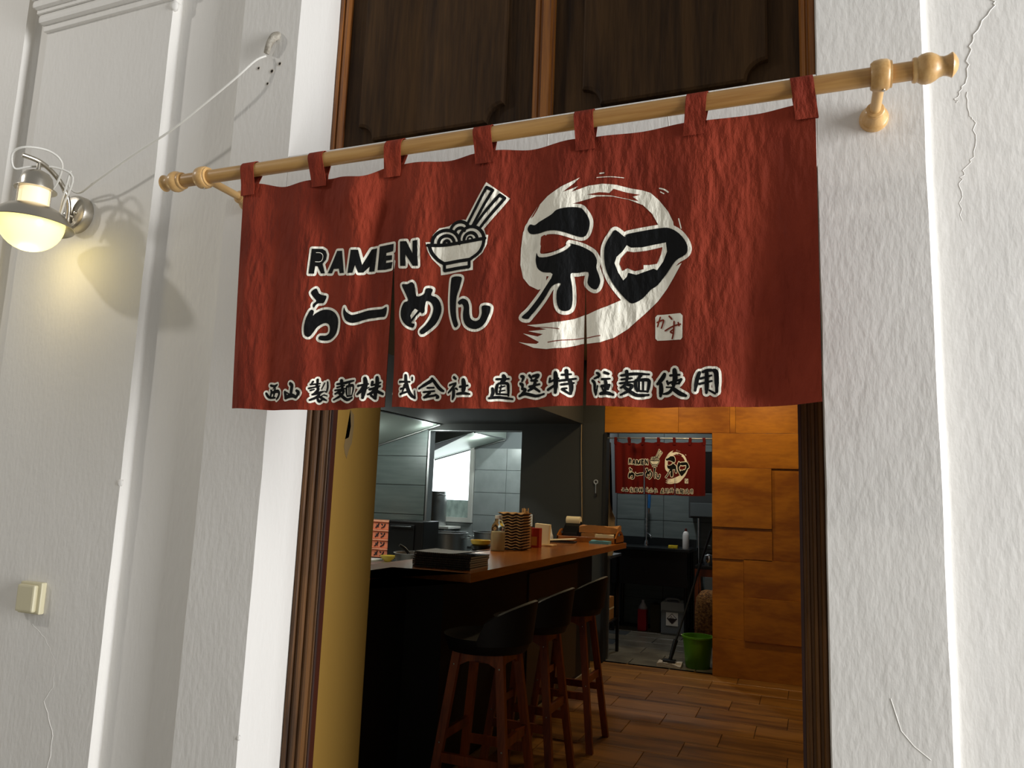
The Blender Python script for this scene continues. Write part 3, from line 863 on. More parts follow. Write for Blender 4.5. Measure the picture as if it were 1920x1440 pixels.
(17,'small_character','S','k',5,9,[-1185.7,1662.5,-1175.2,1666.4,-1161.6,1667.1,-1153.3,1662.9]),
(17,'small_character','S','k',5,7.4,[-1152,1679.2,-1146.9,1675,-1148.1,1668.9,-1152.8,1662.1]),
(18,'small_character','S','k',5,7.1,[-1104.2,1706.8,-1103.7,1695.9]),
(18,'small_character','S','k',5,5.1,[-1114.3,1702.2,-1117.6,1695.3]),
(18,'small_character','S','k',5,5.1,[-1118.9,1694.5,-1097.1,1697.8]),
(18,'small_character','S','k',5,5.4,[-1121.9,1685.2,-1098.1,1692.1]),
(18,'small_character','S','k',5,4.9,[-1118.1,1680.3,-1110.7,1683]),
(18,'small_character','S','k',5,6.3,[-1106.1,1695.9,-1101.1,1682.9,-1111.1,1671.7]),
(18,'small_character','S','k',5,5.8,[-1112.9,1670.5,-1098.5,1675.2,-1087.3,1678.2]),
(18,'small_character','S','k',5,5.4,[-1117.9,1656.8,-1103.3,1664.7,-1092,1677.9]),
(18,'small_character','S','k',5,5.8,[-1101.1,1661.9,-1096.1,1654.2,-1085.8,1661.3]),
(18,'small_character','S','k',5,4,[-1084.5,1699,-1092.2,1684.4]),
(18,'small_character','S','k',5,4.9,[-1076.3,1701.2,-1074.8,1688.5,-1077.6,1676.8]),
(18,'small_character','S','k',5,4,[-1077.6,1676.8,-1083.4,1678.9]),
(18,'small_character','S','k',5,5.8,[-1096.5,1666.1,-1087.4,1661.3,-1076.6,1657]),
(18,'small_character','S','k',5,4,[-1084.7,1670.1,-1074.7,1667.6]),
(18,'small_character','S','k',5,3.6,[-1096.9,1670.2,-1097.4,1664.3,-1084.7,1670.7]),
(19,'small_character','S','k',5,9.3,[-1037.7,1703.9,-1036.8,1693.1]),
(19,'small_character','S','k',5,5.7,[-1048.2,1695.3,-1025.2,1699.2,-1012.4,1701.2,-997.2,1701.9]),
(19,'small_character','S','k',5,5,[-1048,1687.6,-1030.2,1692.8]),
(19,'small_character','S','k',5,5,[-1053,1680.5,-1025.9,1685.5]),
(19,'small_character','S','k',5,6.2,[-1035.8,1693,-1036.7,1681.9,-1052.3,1672.1]),
(19,'small_character','S','k',5,5.7,[-1038.5,1680.7,-1031.4,1679,-1037.5,1669.1,-1055.7,1657.8]),
(19,'small_character','S','k',5,7.2,[-1044.7,1676.8,-1032.5,1664.7,-1018.1,1658.2,-998.1,1661.1]),
(19,'small_character','S','k',5,6.9,[-1012.3,1700.6,-1017.2,1692.7]),
(19,'small_character','S','k',5,5.7,[-1023.4,1688.8,-1023.4,1677.7,-1020.5,1666.9]),
(19,'small_character','S','k',5,6.2,[-1023.4,1689.6,-1011.6,1691.6,-998.7,1689.8,-997,1679.7,-1000.4,1666.7]),
(19,'small_character','S','k',5,5,[-1020.5,1666.9,-1000.3,1666.4]),
(19,'small_character','S','k',5,4.5,[-1015.9,1687.9,-1014.3,1668.8]),
(19,'small_character','S','k',5,4,[-1009.9,1687.8,-1008.8,1668.8]),
(20,'small_character','S','k',5,9.4,[-966.5,1706,-964,1693.3,-966.5,1676.1,-968,1660.4]),
(20,'small_character','S','k',5,6.1,[-981.9,1688.1,-958.3,1693.1]),
(20,'small_character','S','k',5,7,[-968.2,1687.1,-973.7,1676.2,-981.8,1668.4]),
(20,'small_character','S','k',5,3.3,[-962.3,1680.7,-955.6,1685.7]),
(20,'small_character','S','k',5,9.9,[-937.8,1708.1,-936.2,1692.8,-939.4,1675.7,-938.4,1659.7]),
(20,'small_character','S','k',5,7.6,[-948.7,1698.1,-950,1691.5]),
(20,'small_character','S','k',5,5.6,[-949.9,1689.9,-927.1,1696.9]),
(20,'small_character','S','k',5,7,[-953.7,1680.6,-927.4,1688.4]),
(20,'small_character','S','k',5,6.5,[-943.4,1680.4,-948.2,1672.7,-956.8,1668.5]),
(20,'small_character','S','k',5,8.6,[-934.1,1675.6,-918,1669.5]),
(20,'small_character','S','k',5,6.5,[-949.5,1666.4,-939.5,1658.5]),
(21,'small_character','S','k',5,8.3,[-866.5,1709.6,-864.3,1694.6,-856.1,1674.9,-847.4,1664.6,-837.3,1659.6]),
(21,'small_character','S','k',5,4.5,[-836.7,1659.4,-839.5,1675.2]),
(21,'small_character','S','k',5,5.7,[-884.1,1694.8,-854,1695.6]),
(21,'small_character','S','k',5,5.9,[-847.7,1705,-847.4,1699.9]),
(21,'small_character','S','k',5,5.4,[-878.9,1678.4,-865.8,1682.1]),
(21,'small_character','S','k',5,6,[-868,1688,-873.6,1668]),
(21,'small_character','S','k',5,6.5,[-878.9,1666.6,-859.4,1672.7]),
(22,'small_character','S','k',5,7.2,[-795.3,1703.2,-798.3,1697.4,-826.1,1680.6]),
(22,'small_character','S','k',5,7.2,[-792.8,1700.1,-779.5,1683.9,-771.4,1677.7,-764.6,1674.8]),
(22,'small_character','S','k',5,5.3,[-804.7,1682.3,-790.1,1682.9]),
(22,'small_character','S','k',5,5.6,[-813.1,1672.5,-788.5,1675.2]),
(22,'small_character','S','k',5,6.7,[-798.9,1671.1,-810.2,1661.6]),
(22,'small_character','S','k',5,6.7,[-811.3,1660.6,-785.2,1665.6]),
(22,'small_character','S','k',5,6.1,[-785.2,1666.6,-778.8,1661.7,-782.6,1659.3]),
(23,'small_character','S','k',5,7.6,[-733.6,1703.1,-728.5,1699.4]),
(23,'small_character','S','k',5,5.7,[-745.9,1686.3,-727.5,1689.8]),
(23,'small_character','S','k',5,6,[-727.9,1688,-737.2,1678.2,-749.1,1669.9]),
(23,'small_character','S','k',5,8.1,[-732.8,1677.1,-732,1663.2,-734.3,1654.7]),
(23,'small_character','S','k',5,5.4,[-726.3,1677.8,-721.8,1675]),
(23,'small_character','S','k',5,9.5,[-709.3,1696.1,-707,1682.7,-708.3,1666.8]),
(23,'small_character','S','k',5,5.9,[-716.1,1680.8,-698.4,1683.7]),
(23,'small_character','S','k',5,5.9,[-722.3,1665,-708.3,1666.6,-693.4,1664.8]),
(24,'small_character','S','k',5,8.7,[-621.1,1706.1,-619.5,1699.1,-625.4,1691.1]),
(24,'small_character','S','k',5,5.9,[-634.6,1698,-609.5,1699.8]),
(24,'small_character','S','k',5,5.9,[-642.2,1677.5,-641.1,1667,-645,1657.2]),
(24,'small_character','S','k',5,5.9,[-648.1,1655.7,-627.7,1658.5,-598.7,1655.2]),
(24,'small_character','S','k',5,5.6,[-632.6,1686.6,-634.7,1676.2,-633.4,1665.2]),
(24,'small_character','S','k',5,5.9,[-630.2,1688.6,-613,1689.5,-610,1678.1,-609.4,1662.6]),
(24,'small_character','S','k',5,4.4,[-628,1679.8,-617.9,1683.8]),
(24,'small_character','S','k',5,4,[-628.3,1671.7,-617.5,1674.5]),
(24,'small_character','S','k',5,5.3,[-632.7,1665.7,-610.7,1665.4]),
(24,'small_character','S','k',5,3.7,[-625.1,1684.1,-627.5,1667.4]),
(25,'small_character','S','k',5,6.5,[-577.8,1703.5,-571.9,1701.3,-575,1692.6]),
(25,'small_character','S','k',5,6.8,[-579.2,1687.5,-573.7,1684.1,-574.4,1677.7]),
(25,'small_character','S','k',5,6.4,[-574.3,1676.1,-565.7,1672.6,-579.4,1661]),
(25,'small_character','S','k',5,6.4,[-580.6,1660.7,-566.9,1664.6,-551.2,1661.5,-538,1659,-520.9,1662.9]),
(25,'small_character','S','k',5,6.7,[-557.3,1704.1,-552.5,1697.9]),
(25,'small_character','S','k',5,6.7,[-548.8,1701.9,-536.5,1703.5,-543.7,1694.1]),
(25,'small_character','S','k',5,6.4,[-552.1,1693.1,-538.5,1691.7]),
(25,'small_character','S','k',5,6.1,[-556,1679.7,-532.7,1684.3]),
(25,'small_character','S','k',5,7,[-542.7,1692.9,-545.8,1679.3,-558,1671]),
(25,'small_character','S','k',5,7,[-544.5,1676.8,-532.1,1668.7]),
(26,'small_character','S','k',5,5.7,[-507.3,1695.1,-509.1,1687.2]),
(26,'small_character','S','k',5,5.7,[-508,1687.7,-489,1694.8]),
(26,'small_character','S','k',5,9,[-495.7,1706.6,-494.2,1690.8,-494.6,1665]),
(26,'small_character','S','k',5,6.9,[-511.4,1671.3,-496.3,1680.5]),
(26,'small_character','S','k',5,8.3,[-474.1,1711.8,-472.2,1692.6]),
(26,'small_character','S','k',5,5.7,[-482,1702.5,-465,1704.6]),
(26,'small_character','S','k',5,6.2,[-487,1689.8,-455,1695.4]),
(26,'small_character','S','k',5,5.9,[-482.6,1681.8,-459.1,1686.3]),
(26,'small_character','S','k',5,8,[-467.6,1692.3,-463.8,1679.1,-464.7,1663.5]),
(26,'small_character','S','k',5,5.6,[-480.3,1672.9,-472.9,1674.7]),
(26,'small_character','S','k',5,6.2,[-480.6,1671.7,-466.2,1662.6]),
(27,'small_character','S','k',5,5.8,[-411.5,1705.2,-405.7,1701.7,-407.5,1697.2,-417.8,1693.6]),
(27,'small_character','S','k',5,6.6,[-422.7,1689.5,-416.8,1683.7,-415.7,1670.5,-412.8,1659.9]),
(27,'small_character','S','k',5,4.7,[-409,1678,-411.7,1660.7]),
(27,'small_character','S','k',5,7.1,[-392.7,1705.9,-383.9,1703.2]),
(27,'small_character','S','k',5,5.7,[-398.6,1691.9,-381.1,1693.1]),
(27,'small_character','S','k',5,7.1,[-390.9,1690.8,-389.1,1679.1,-391.9,1663.4]),
(27,'small_character','S','k',5,7.1,[-399,1677.2,-382,1680.3]),
(27,'small_character','S','k',5,5.7,[-381.7,1680.1,-384.4,1670.8]),
(27,'small_character','S','k',5,4.7,[-397.4,1673.2,-395,1668]),
(27,'small_character','S','k',5,7.1,[-401.4,1661.7,-388.8,1664,-373.6,1660]),
(28,'small_character','S','k',5,8.4,[-346.7,1707.8,-345,1692.5]),
(28,'small_character','S','k',5,5.6,[-357.8,1699.5,-332.5,1702.5,-302.3,1701.8]),
(28,'small_character','S','k',5,5.1,[-357.1,1691.2,-335.7,1693.6]),
(28,'small_character','S','k',5,5.1,[-359.8,1683.4,-330,1686.8]),
(28,'small_character','S','k',5,6,[-345.7,1692.5,-347.8,1681.4,-358.1,1674.1]),
(28,'small_character','S','k',5,6,[-347,1680.5,-335.5,1678,-343.1,1667.2,-358.2,1659.6]),
(28,'small_character','S','k',5,6.8,[-350.7,1675.3,-339.4,1666.4,-324.5,1658.5,-303.3,1659.9]),
(28,'small_character','S','k',5,7.3,[-318.4,1699.7,-325.6,1689.1]),
(28,'small_character','S','k',5,6,[-328.4,1688,-328.3,1677.3,-325.2,1667.3]),
(28,'small_character','S','k',5,6.3,[-327.7,1689,-304.7,1690.5,-302.4,1680.5,-304.9,1666.3]),
(28,'small_character','S','k',5,5,[-325.2,1667.7,-305,1666.8]),
(28,'small_character','S','k',5,5,[-321.9,1688.3,-321.7,1667.6]),
(28,'small_character','S','k',5,4.8,[-313.7,1689.6,-313.8,1667.5]),
(29,'small_character','S','k',5,8.5,[-270.4,1700.4,-275,1692.4,-285,1682]),
(29,'small_character','S','k',5,8.5,[-278,1681,-277.1,1668.8,-278.4,1657.5]),
(29,'small_character','S','k',5,9.1,[-249.6,1708,-248,1691.8,-251,1676.2]),
(29,'small_character','S','k',5,5.7,[-258,1697.5,-239,1697.7]),
(29,'small_character','S','k',5,5.3,[-264.7,1686.3,-262.5,1679.6]),
(29,'small_character','S','k',5,5.7,[-263.1,1681.8,-235.8,1688.3]),
(29,'small_character','S','k',5,6.6,[-235.9,1688.1,-240.3,1680.3]),
(29,'small_character','S','k',5,4.8,[-253.7,1679.4,-240.7,1680.7]),
(29,'small_character','S','k',5,3.8,[-265.9,1674.5,-250.9,1673.1]),
(29,'small_character','S','k',5,5.6,[-250.9,1674.5,-260.1,1663.5,-271.6,1661.1]),
(29,'small_character','S','k',5,8.1,[-254,1672,-238.6,1660.5,-226.9,1655.7]),
(30,'small_character','S','k',5,7.3,[-200.9,1700.9,-205.5,1687.1,-209.1,1665.9]),
(30,'small_character','S','k',5,5.9,[-194.2,1702.3,-184.6,1705.3,-172.8,1705]),
(30,'small_character','S','k',5,8.3,[-172.8,1704.5,-168.5,1697.8,-167.6,1662.6]),
(30,'small_character','S','k',5,5.1,[-171,1659.2,-181.7,1665.7]),
(30,'small_character','S','k',5,5.5,[-198.6,1689.2,-177.8,1694.8]),
(30,'small_character','S','k',5,5.5,[-200.9,1678.5,-177.1,1684]),
(30,'small_character','S','k',5,7.5,[-186.9,1704.1,-186.8,1678.2,-187.4,1660.9]),
]

TOPX = [(-1.378, 2.225), (-1.341, 2.230), (-1.237, 2.212), (-1.155, 2.219), (-1.091, 2.217), (-1.013, 2.204), (-0.942, 2.227), (-0.873, 2.226), (-0.781, 2.221), (-0.712, 2.228),
        (-0.659, 2.228), (-0.568, 2.220), (-0.471, 2.228), (-0.42, 2.227), (-0.326, 2.225), (-0.226, 2.230), (-0.183, 2.229), (-0.088, 2.228), (-0.013, 2.233), (0.03, 2.234)]
XL, XR, S1, S2, ZB = -1.377, 0.020, -0.911, -0.4385, 1.636


def ztop(x):
    for (a, za), (b, zb) in zip(TOPX[:-1], TOPX[1:]):
        if a <= x <= b:
            t = (x - a) / (b - a)
            t = t * t * (3 - 2 * t)
            return za + (zb - za) * t
    return TOPX[0][1] if x < TOPX[0][0] else TOPX[-1][1]


def sst(a, b, t):
    t = max(0.0, min(1.0, (t - a) / (b - a)))
    return t * t * (3 - 2 * t)


def fold(x, z):
    """how far the cloth stands towards the hall (metres)"""
    v = max(0.0, min(1.0, (2.23 - z) / 0.59))
    w1 = 1 - sst(-0.96, -0.86, x)
    w3 = sst(-0.50, -0.38, x)
    w2 = 1 - w1 - w3
    f = 0.0
    f += w1 * ((0.005 + 0.004 * v) * math.sin(2 * PI * (x + 1.375) / 0.165 + 0.9 - 1.3 * v) + 0.0016 * sst(0.1, 0.9, v) * math.sin(2 * PI * x / 0.073 + 3 * z))
    f += w1 * 0.022 * math.exp(-((x + 1.03) / 0.055) ** 2 - ((z - 2.165) / 0.055) ** 2)
    f -= w1 * 0.015 * math.exp(-((x + 0.955 + 0.12 * (2.2 - z)) / 0.03) ** 2) * sst(0.02, 0.3, v)
    f += w2 * ((0.004 + 0.006 * v) * math.sin(2 * PI * (x + 0.9) / 0.19 + 0.4 + 0.8 * v) + 0.003 * v * math.sin(2 * PI * x / 0.08 + 5 * z))
    f += w3 * ((0.002 + 0.005 * v) * math.sin(2 * PI * (x + 0.44) / 0.21 + 1.2 - 0.7 * v) + 0.003 * v * math.sin(2 * PI * x / 0.09 - 4 * z))
    f += 0.024 * math.exp(-((x - 0.045) / 0.05) ** 2) * (0.4 + 0.6 * v) - 0.010 * math.exp(-((x + 0.06) / 0.035) ** 2) * v
    return f


def warp(x, z, panel):
    v = max(0.0, min(1.0, (2.23 - z) / 0.59))
    e = 0.0
    if panel == 0:
        e += 0.021 * v * (1 - sst(XL, XL + 0.18, x))
    if panel == 1:
        g = 0.019 * sst(2.06, 1.70, z) if z < 2.06 else 0.0
        e += g * (1 - sst(S1, S1 + 0.10, x))
    if panel == 2:
        g = 0.007 * (1 - sst(1.72, 1.95, z))
        e += g * (1 - sst(S2, S2 + 0.06, x))
    return x + e


def sst_dec(a, b, t):
    return 1 - sst(b, a, t)


def cloth_point(x, z, panel, eps, Mx):
    d = 0.002
    f0 = fold(x, z)
    n = Vector((-(fold(x + d, z) - fold(x - d, z)) / (2 * d), 1.0, -(fold(x, z + d) - fold(x, z - d)) / (2 * d)))
    n.normalize()            # in (x, towards hall, z)
    xw = warp(x, z, panel)
    return Mx(xw + n.x * eps, f0 + n.y * eps, z + n.z * eps), n


LAYER = {'w': 0.0007, 'r': 0.0011, 'k': 0.0015, 'w2': 0.0020, 'r2': 0.0025}


def circle_poly(c, r, n=12):
    return [(c[0] + r * math.cos(2 * PI * i / n), c[1] + r * math.sin(2 * PI * i / n)) for i in range(n)]


def seg_poly(a, b, ra, rb):
    dx, dz = b[0] - a[0], b[1] - a[1]
    L = math.hypot(dx, dz) or 1e-6
    nx, nz = -dz / L, dx / L
    return [(a[0] + nx * ra, a[1] + nz * ra), (a[0] - nx * ra, a[1] - nz * ra), (b[0] - nx * rb, b[1] - nz * rb), (b[0] + nx * rb, b[1] + nz * rb)]


def build_art():
    """lettering as triangles in cloth coordinates (x, z): {(glyph id, name): {layer: [triangles]}}"""
    glyphs = {}

    for gid, gname, kind, layer, outl, w, flat in ART:
        tris = glyphs.setdefault((gid, gname), {k: [] for k in LAYER})

        def fill(lay, poly):
            for t in tessellate_polygon([[Vector((p[0], p[1], 0)) for p in poly]]):
                tris[lay].append([poly[i] for i in t])

        pts = [(flat[i] / 1000.0, flat[i + 1] / 1000.0) for i in range(0, len(flat), 2)]
        if kind == 'P':
            if w:
                pts = [(p.x, p.y) for p in catmull([(a, b, 0) for a, b in pts], 3, True)]
            fill(layer, pts)
            if outl:
                r = outl / 1000.0
                fill('w', pts)
                for a, b in zip(pts, pts[1:] + pts[:1]):
                    if math.hypot(a[0] - b[0], a[1] - b[1]) > 1e-5:
                        fill('w', seg_poly(a, b, r, r))
                    fill('w', circle_poly(a, r, 10))
        else:
            if len(pts) > 2:
                pts = [(p.x, p.y) for p in catmull([(a, b, 0) for a, b in pts], 4)]
            n = len(pts)
            r0 = w / 2000.0
            for lay, ex in ((layer, 0.0), ('w', outl / 1000.0)) if outl else ((layer, 0.0),):
                rad = []
                for i in range(n):
                    t = i / max(1, n - 1)
                    k = 1.0 if not outl else 0.92 + 0.22 * math.sin(PI * min(1, t * 1.15)) - 0.18 * (t > 0.85)
                    rad.append(r0 * k + ex)
                for i in range(n - 1):
                    fill(lay, seg_poly(pts[i], pts[i + 1], rad[i], rad[i + 1]))
                for i in range(n):
                    fill(lay, circle_poly(pts[i], rad[i], 10 if outl else 8))
    return glyphs


ART_TRIS = build_art()


def clip_x(poly, x, keep_left):
    out = []
    n = len(poly)
    for i in range(n):
        a, b = poly[i], poly[(i + 1) % n]
        ia = (a[0] <= x) if keep_left else (a[0] >= x)
        ib = (b[0] <= x) if keep_left else (b[0] >= x)
        if ia:
            out.append(a)
        if ia != ib:
            t = (x - a[0]) / (b[0] - a[0])
            out.append((x, a[1] + (b[1] - a[1]) * t))
    return out


def subdivide(tri, lim, out):
    stack = [tri]
    while stack:
        t = stack.pop()
        d = [(t[i][0] - t[(i + 1) % 3][0]) ** 2 + (t[i][1] - t[(i + 1) % 3][1]) ** 2 for i in range(3)]
        k = d.index(max(d))
        if d[k] <= lim * lim:
            out.append(t)
            continue
        a, b, c = t[k], t[(k + 1) % 3], t[(k + 2) % 3]
        m = ((a[0] + b[0]) / 2, (a[1] + b[1]) / 2)
        stack.append([a, m, c])
        stack.append([m, b, c])


def mesh_with_normals(name, vs, fs, ns, m, parent, **kw):
    o = mk(name, vs, fs, m, parent, True, **kw)
    me = o.data
    if len(me.vertices) == len(ns):
        me.normals_split_custom_set_from_vertices(ns)
    return o


def noren(name, label, Mx, Nx, y_axis, z_axis, rod_r, step, lim, tab_dx=1.0, scale_z=1.0, cloth=M_CLOTH, group=None):
    """three printed cloth panels with belt loops; Mx maps (x, towards-hall, z) of the flat curtain into the room"""
    base = Mx(-0.68, 0.0, ZB)
    root = empty(name, base, label, 'curtain', group)
    rng = ((XL, S1, 0), (S1, S2, 1), (S2, XR, 2))
    for xa, xb, pn in rng:
        nx_, nz_ = max(8, int((xb - xa) / step)), max(10, int(0.6 / step))
        vs, ns, fs = [], [], []
        for layer_eps in (0.0, -0.0012):
            for j in range(nz_ + 1):
                for i in range(nx_ + 1):
                    x = xa + (xb - xa) * i / nx_
                    zt = ztop(x)
                    zb = ZB - 0.006 * math.sin(PI * (x - xa) / (xb - xa)) + 0.003
                    z = zt + (zb - zt) * j / nz_
                    p, n = cloth_point(x, z, pn, layer_eps, Mx)
                    vs.append(p)
                    ns.append(Nx(n) if layer_eps == 0.0 else -Nx(n))
        K = (nx_ + 1) * (nz_ + 1)
        W = nx_ + 1
        for j in range(nz_):
            for i in range(nx_):
                a = j * W + i
                fs.append((a, a + W, a + W + 1, a + 1))
                fs.append((K + a, K + a + 1, K + a + W + 1, K + a + W))
        rim = [i for i in range(W)] + [j * W + nx_ for j in range(1, nz_ + 1)] + [nz_ * W + i for i in range(nx_ - 1, -1, -1)] + [j * W for j in range(nz_ - 1, 0, -1)]
        for a, b in zip(rim, rim[1:] + rim[:1]):
            fs.append((a, b, K + b, K + a))
        panel = mesh_with_normals('panel', vs, fs, ns, cloth, root)
        # the print on this panel: one part for each letter, character and emblem
        for (gid, gname), layers in ART_TRIS.items():
            idx, vs, ns, fs, fm, seen = {}, [], [], [], [], set()
            for lay, slot in (('w', 0), ('r', 2), ('k', 1), ('w2', 0), ('r2', 2)):
                small = []
                for t in layers[lay]:
                    lo_, hi_ = min(p[0] for p in t), max(p[0] for p in t)
                    if hi_ < xa or lo_ > xb:
                        continue
                    poly = t
                    if lo_ < xa:
                        poly = clip_x(poly, xa, False)
                    if len(poly) > 2 and hi_ > xb:
                        poly = clip_x(poly, xb, True)
                    for i in range(1, len(poly) - 1):
                        subdivide([poly[0], poly[i], poly[i + 1]], lim, small)
                for t in small:
                    ar = (t[1][0] - t[0][0]) * (t[2][1] - t[0][1]) - (t[2][0] - t[0][0]) * (t[1][1] - t[0][1])
                    if abs(ar) < 1e-10:
                        continue
                    if ar < 0:
                        t = [t[0], t[2], t[1]]
                    f = []
                    for p in t:
                        key = (lay, round(p[0], 6), round(p[1], 6))
                        if key not in idx:
                            idx[key] = len(vs)
                            q, n = cloth_point(p[0], p[1], pn, LAYER[lay], Mx)
                            vs.append(q)
                            ns.append(Nx(n))
                        f.append(idx[key])
                    if len(set(f)) == 3 and tuple(sorted(f)) not in seen:
                        seen.add(tuple(sorted(f)))
                        fs.append(tuple(f))
                        fm.append(slot)
            if not fs:
                continue
            go_ = mk(gname, vs, fs, M_INKW, panel, True)
            go_.data.materials.append(M_INKK)
            go_.data.materials.append(cloth)
            if len(go_.data.polygons) == len(fm):
                go_.data.polygons.foreach_set('material_index', fm)
            if len(go_.data.vertices) == len(ns):
                go_.data.normals_split_custom_set_from_vertices(ns)
    # belt loops over the rod
    for k, (cx, w) in enumerate(((-1.358, 0.042), (-1.145, 0.043), (-0.922, 0.046), (-0.688, 0.045), (-0.447, 0.043), (-0.207, 0.042), (-0.003, 0.042))):
        path = []
        zc = (z_axis - 0) if True else 0
        f0 = fold(cx, 2.21)
        path.append((f0 + 0.0035, 2.198))
        path.append((f0 + 0.0040, 2.212))
        path.append((f0 * 0.5 + 0.008, 2.228))
        R_ = rod_r + 0.0018
        for i in range(13):
            a = math.radians(-20 + 220 * i / 12)
            path.append((R_ * math.cos(a), 2.270 + R_ * math.sin(a)))
        path.append((f0 * 0.5 - 0.006, 2.230))
        path.append((f0 - 0.0035, 2.212))
        path.append((f0 - 0.0035, 2.200))
        vs, fs = [], []
        skew = 0.008 * math.sin(k * 2.3)
        n = len(path)
        for off in (0.0, 0.0014):
            for i, (py_, pz_) in enumerate(path):
                # thickness pushed outwards from the path
                a, b = path[max(i - 1, 0)], path[min(i + 1, n - 1)]
                tx, tz = b[0] - a[0], b[1] - a[1]
                L = math.hypot(tx, tz) or 1
                ox, oz = tz / L * off, -tx / L * off
                sh = skew * (2.27 - pz_) / 0.07
                for s in (-0.5, 0.5):
                    vs.append(Mx(cx + s * w + sh, py_ + ox, pz_ + oz))
        for i in range(n - 1):
            a = 2 * i
            fs.append((a, a + 1, a + 3, a + 2))
            b = 2 * n + a
            fs.append((b, b + 2, b + 3, b + 1))
            fs.append((a, a + 2, b + 2, b))
            fs.append((a + 1, b + 1, b + 3, a + 3))
        fs.append((0, 2 * n, 2 * n + 1, 1))
        e = 2 * (n - 1)
        fs.append((e, e + 1, 2 * n + e + 1, 2 * n + e))
        bm = bmesh.new()
        bv = [bm.verts.new(v) for v in vs]
        for f in fs:
            bm.faces.new([bv[i] for i in f])
        lo = from_bm('belt_loop', bm, cloth, root)
        autosmooth(lo, 40)
    return root


ROD_Y, ROD_Z, ROD_R = -0.18, 2.27, 0.0178


def M_front(x, h, z):
    return Vector((x, ROD_Y - h, z))


def N_front(n):
    return Vector((n.x, -n.y, n.z))


noren('noren', 'rust red cloth curtain with cream and black ramen lettering hung from the wooden rod', M_front, N_front, ROD_Y, ROD_Z, ROD_R, 0.009, 0.012)

# ------------------------------------------------------------------ wooden rod and its brackets
rod = empty('curtain_rod', (-0.7, ROD_Y, ROD_Z), 'long round beech curtain rod with turned end knobs above the doorway', 'curtain rod')
lathe('pole', [(ROD_R, -1.59), (ROD_R, 0.205)], (0, ROD_Y, ROD_Z), M_ROD, rod, 'x', 32)
fin = [(0.0185, 0.0), (0.0225, 0.001), (0.0235, 0.005), (0.0225, 0.009), (0.023, 0.010), (0.027, 0.016), (0.0285, 0.024), (0.0275, 0.032), (0.0235, 0.040), (0.019, 0.046), (0.0175, 0.052), (0.0185, 0.058),
       (0.0215, 0.064), (0.0228, 0.066), (0.0215, 0.068), (0.017, 0.072), (0.010, 0.076), (0.0, 0.078)]
lathe('finial', fin, (0.190, ROD_Y, ROD_Z), M_BEECH, rod, 'x', 32)
lathe('finial', [(r, -h) for r, h in fin], (-1.592, ROD_Y, ROD_Z), M_BEECH, rod, 'x', 32)


def bracket(x, label):
    t = empty('rod_bracket', (x, 0, ROD_Z), label, 'bracket', 'turned wooden brackets that carry the curtain rod')
    ring = [(0.0182, -0.018), (0.024, -0.018), (0.0285, -0.012), (0.0300, 0.0), (0.0290, 0.010), (0.0265, 0.0145), (0.0255, 0.015), (0.025, 0.019), (0.0182, 0.019), (0.0182, -0.018)]
    rg = lathe('ring', ring, (x, ROD_Y, ROD_Z), M_BEECH, t, 'x', 36, cap=False)
    lathe('grub_screw', [(0, -0.001), (0.0028, -0.001), (0.0028, 0.002), (0, 0.003)], (x + 0.004, ROD_Y, ROD_Z - 0.0315), M_SCREW, rg, 'z', 10)
    lathe('arm', [(0.0105, 0.0), (0.0105, 0.125)], (x, ROD_Y + 0.022, ROD_Z), M_BEECH, t, 'y', 24)
    b_ = [(0.0285, 0.0), (0.0285, -0.010), (0.0262, -0.0135), (0.0255, -0.014), (0.0258, -0.016), (0.0225, -0.020), (0.0190, -0.030), (0.0172, -0.036), (0.0185, -0.038), (0.0185, -0.042), (0.0165, -0.0435),
          (0.0165, -0.046), (0.0105, -0.048)]
    lathe('base', b_, (x, 0.0, ROD_Z), M_BEECH, t, 'y', 32)
    return t


bracket(0.137, 'turned beech rod bracket fixed to the white wall strip beside the plain curtain edge')
bracket(-1.520, 'turned beech rod bracket beside the lamp pilaster, its base behind the curtain edge')

# ------------------------------------------------------------------ wall lamp
LX, LY = -2.21, -0.16
lamp = empty('wall_lamp', (-2.213, 0, 2.30), 'brushed steel wall lamp with glowing half-round opal glass', 'lamp')
lathe('base_plate', [(0.0, -0.034), (0.050, -0.034), (0.057, -0.030), (0.060, -0.022), (0.061, 0.0)], (-2.213, 0, 2.30), M_STEEL, lamp, 'y', 40)
for sx in (-0.022, 0.022):
    lathe('screw', [(0.006, 0.0), (0.006, -0.004), (0.0, -0.007)], (-2.213 + sx, -0.034, 2.295), M_SCREW, lamp, 'y', 12)
arm_pts = [(LX - 0.015, -0.205, 2.421), (LX, -0.16, 2.417), (LX, -0.115, 2.402), (LX, -0.078, 2.375), (LX, -0.052, 2.335), (LX, -0.044, 2.30), (LX, -0.044, 2.262)]
tube('arm', arm_pts, 0.0075, M_STEEL, lamp, 14, 6)
tube('arm_socket', [(LX, -0.044, 2.285), (LX, -0.03, 2.285)], 0.010, M_STEEL, lamp, 12)
lathe('stem', [(0.006, 0.0), (0.006, 0.035)], (LX, LY, 2.382), M_STEEL, lamp, 'z', 16)
lathe('cap', [(0.058, 0.0), (0.058, 0.0025), (0.046, 0.005), (0.0455, 0.025), (0.042, 0.042), (0.033, 0.054), (0.020, 0.061), (0.006, 0.064), (0.0, 0.064)], (LX, LY, 2.323), M_STEEL, lamp, 'z', 48)
lathe('neck_glass', [(0.0415, 0.0), (0.043, 0.0), (0.043, 0.066), (0.0415, 0.066)], (LX, LY, 2.258), M_NECK, lamp, 'z', 40)
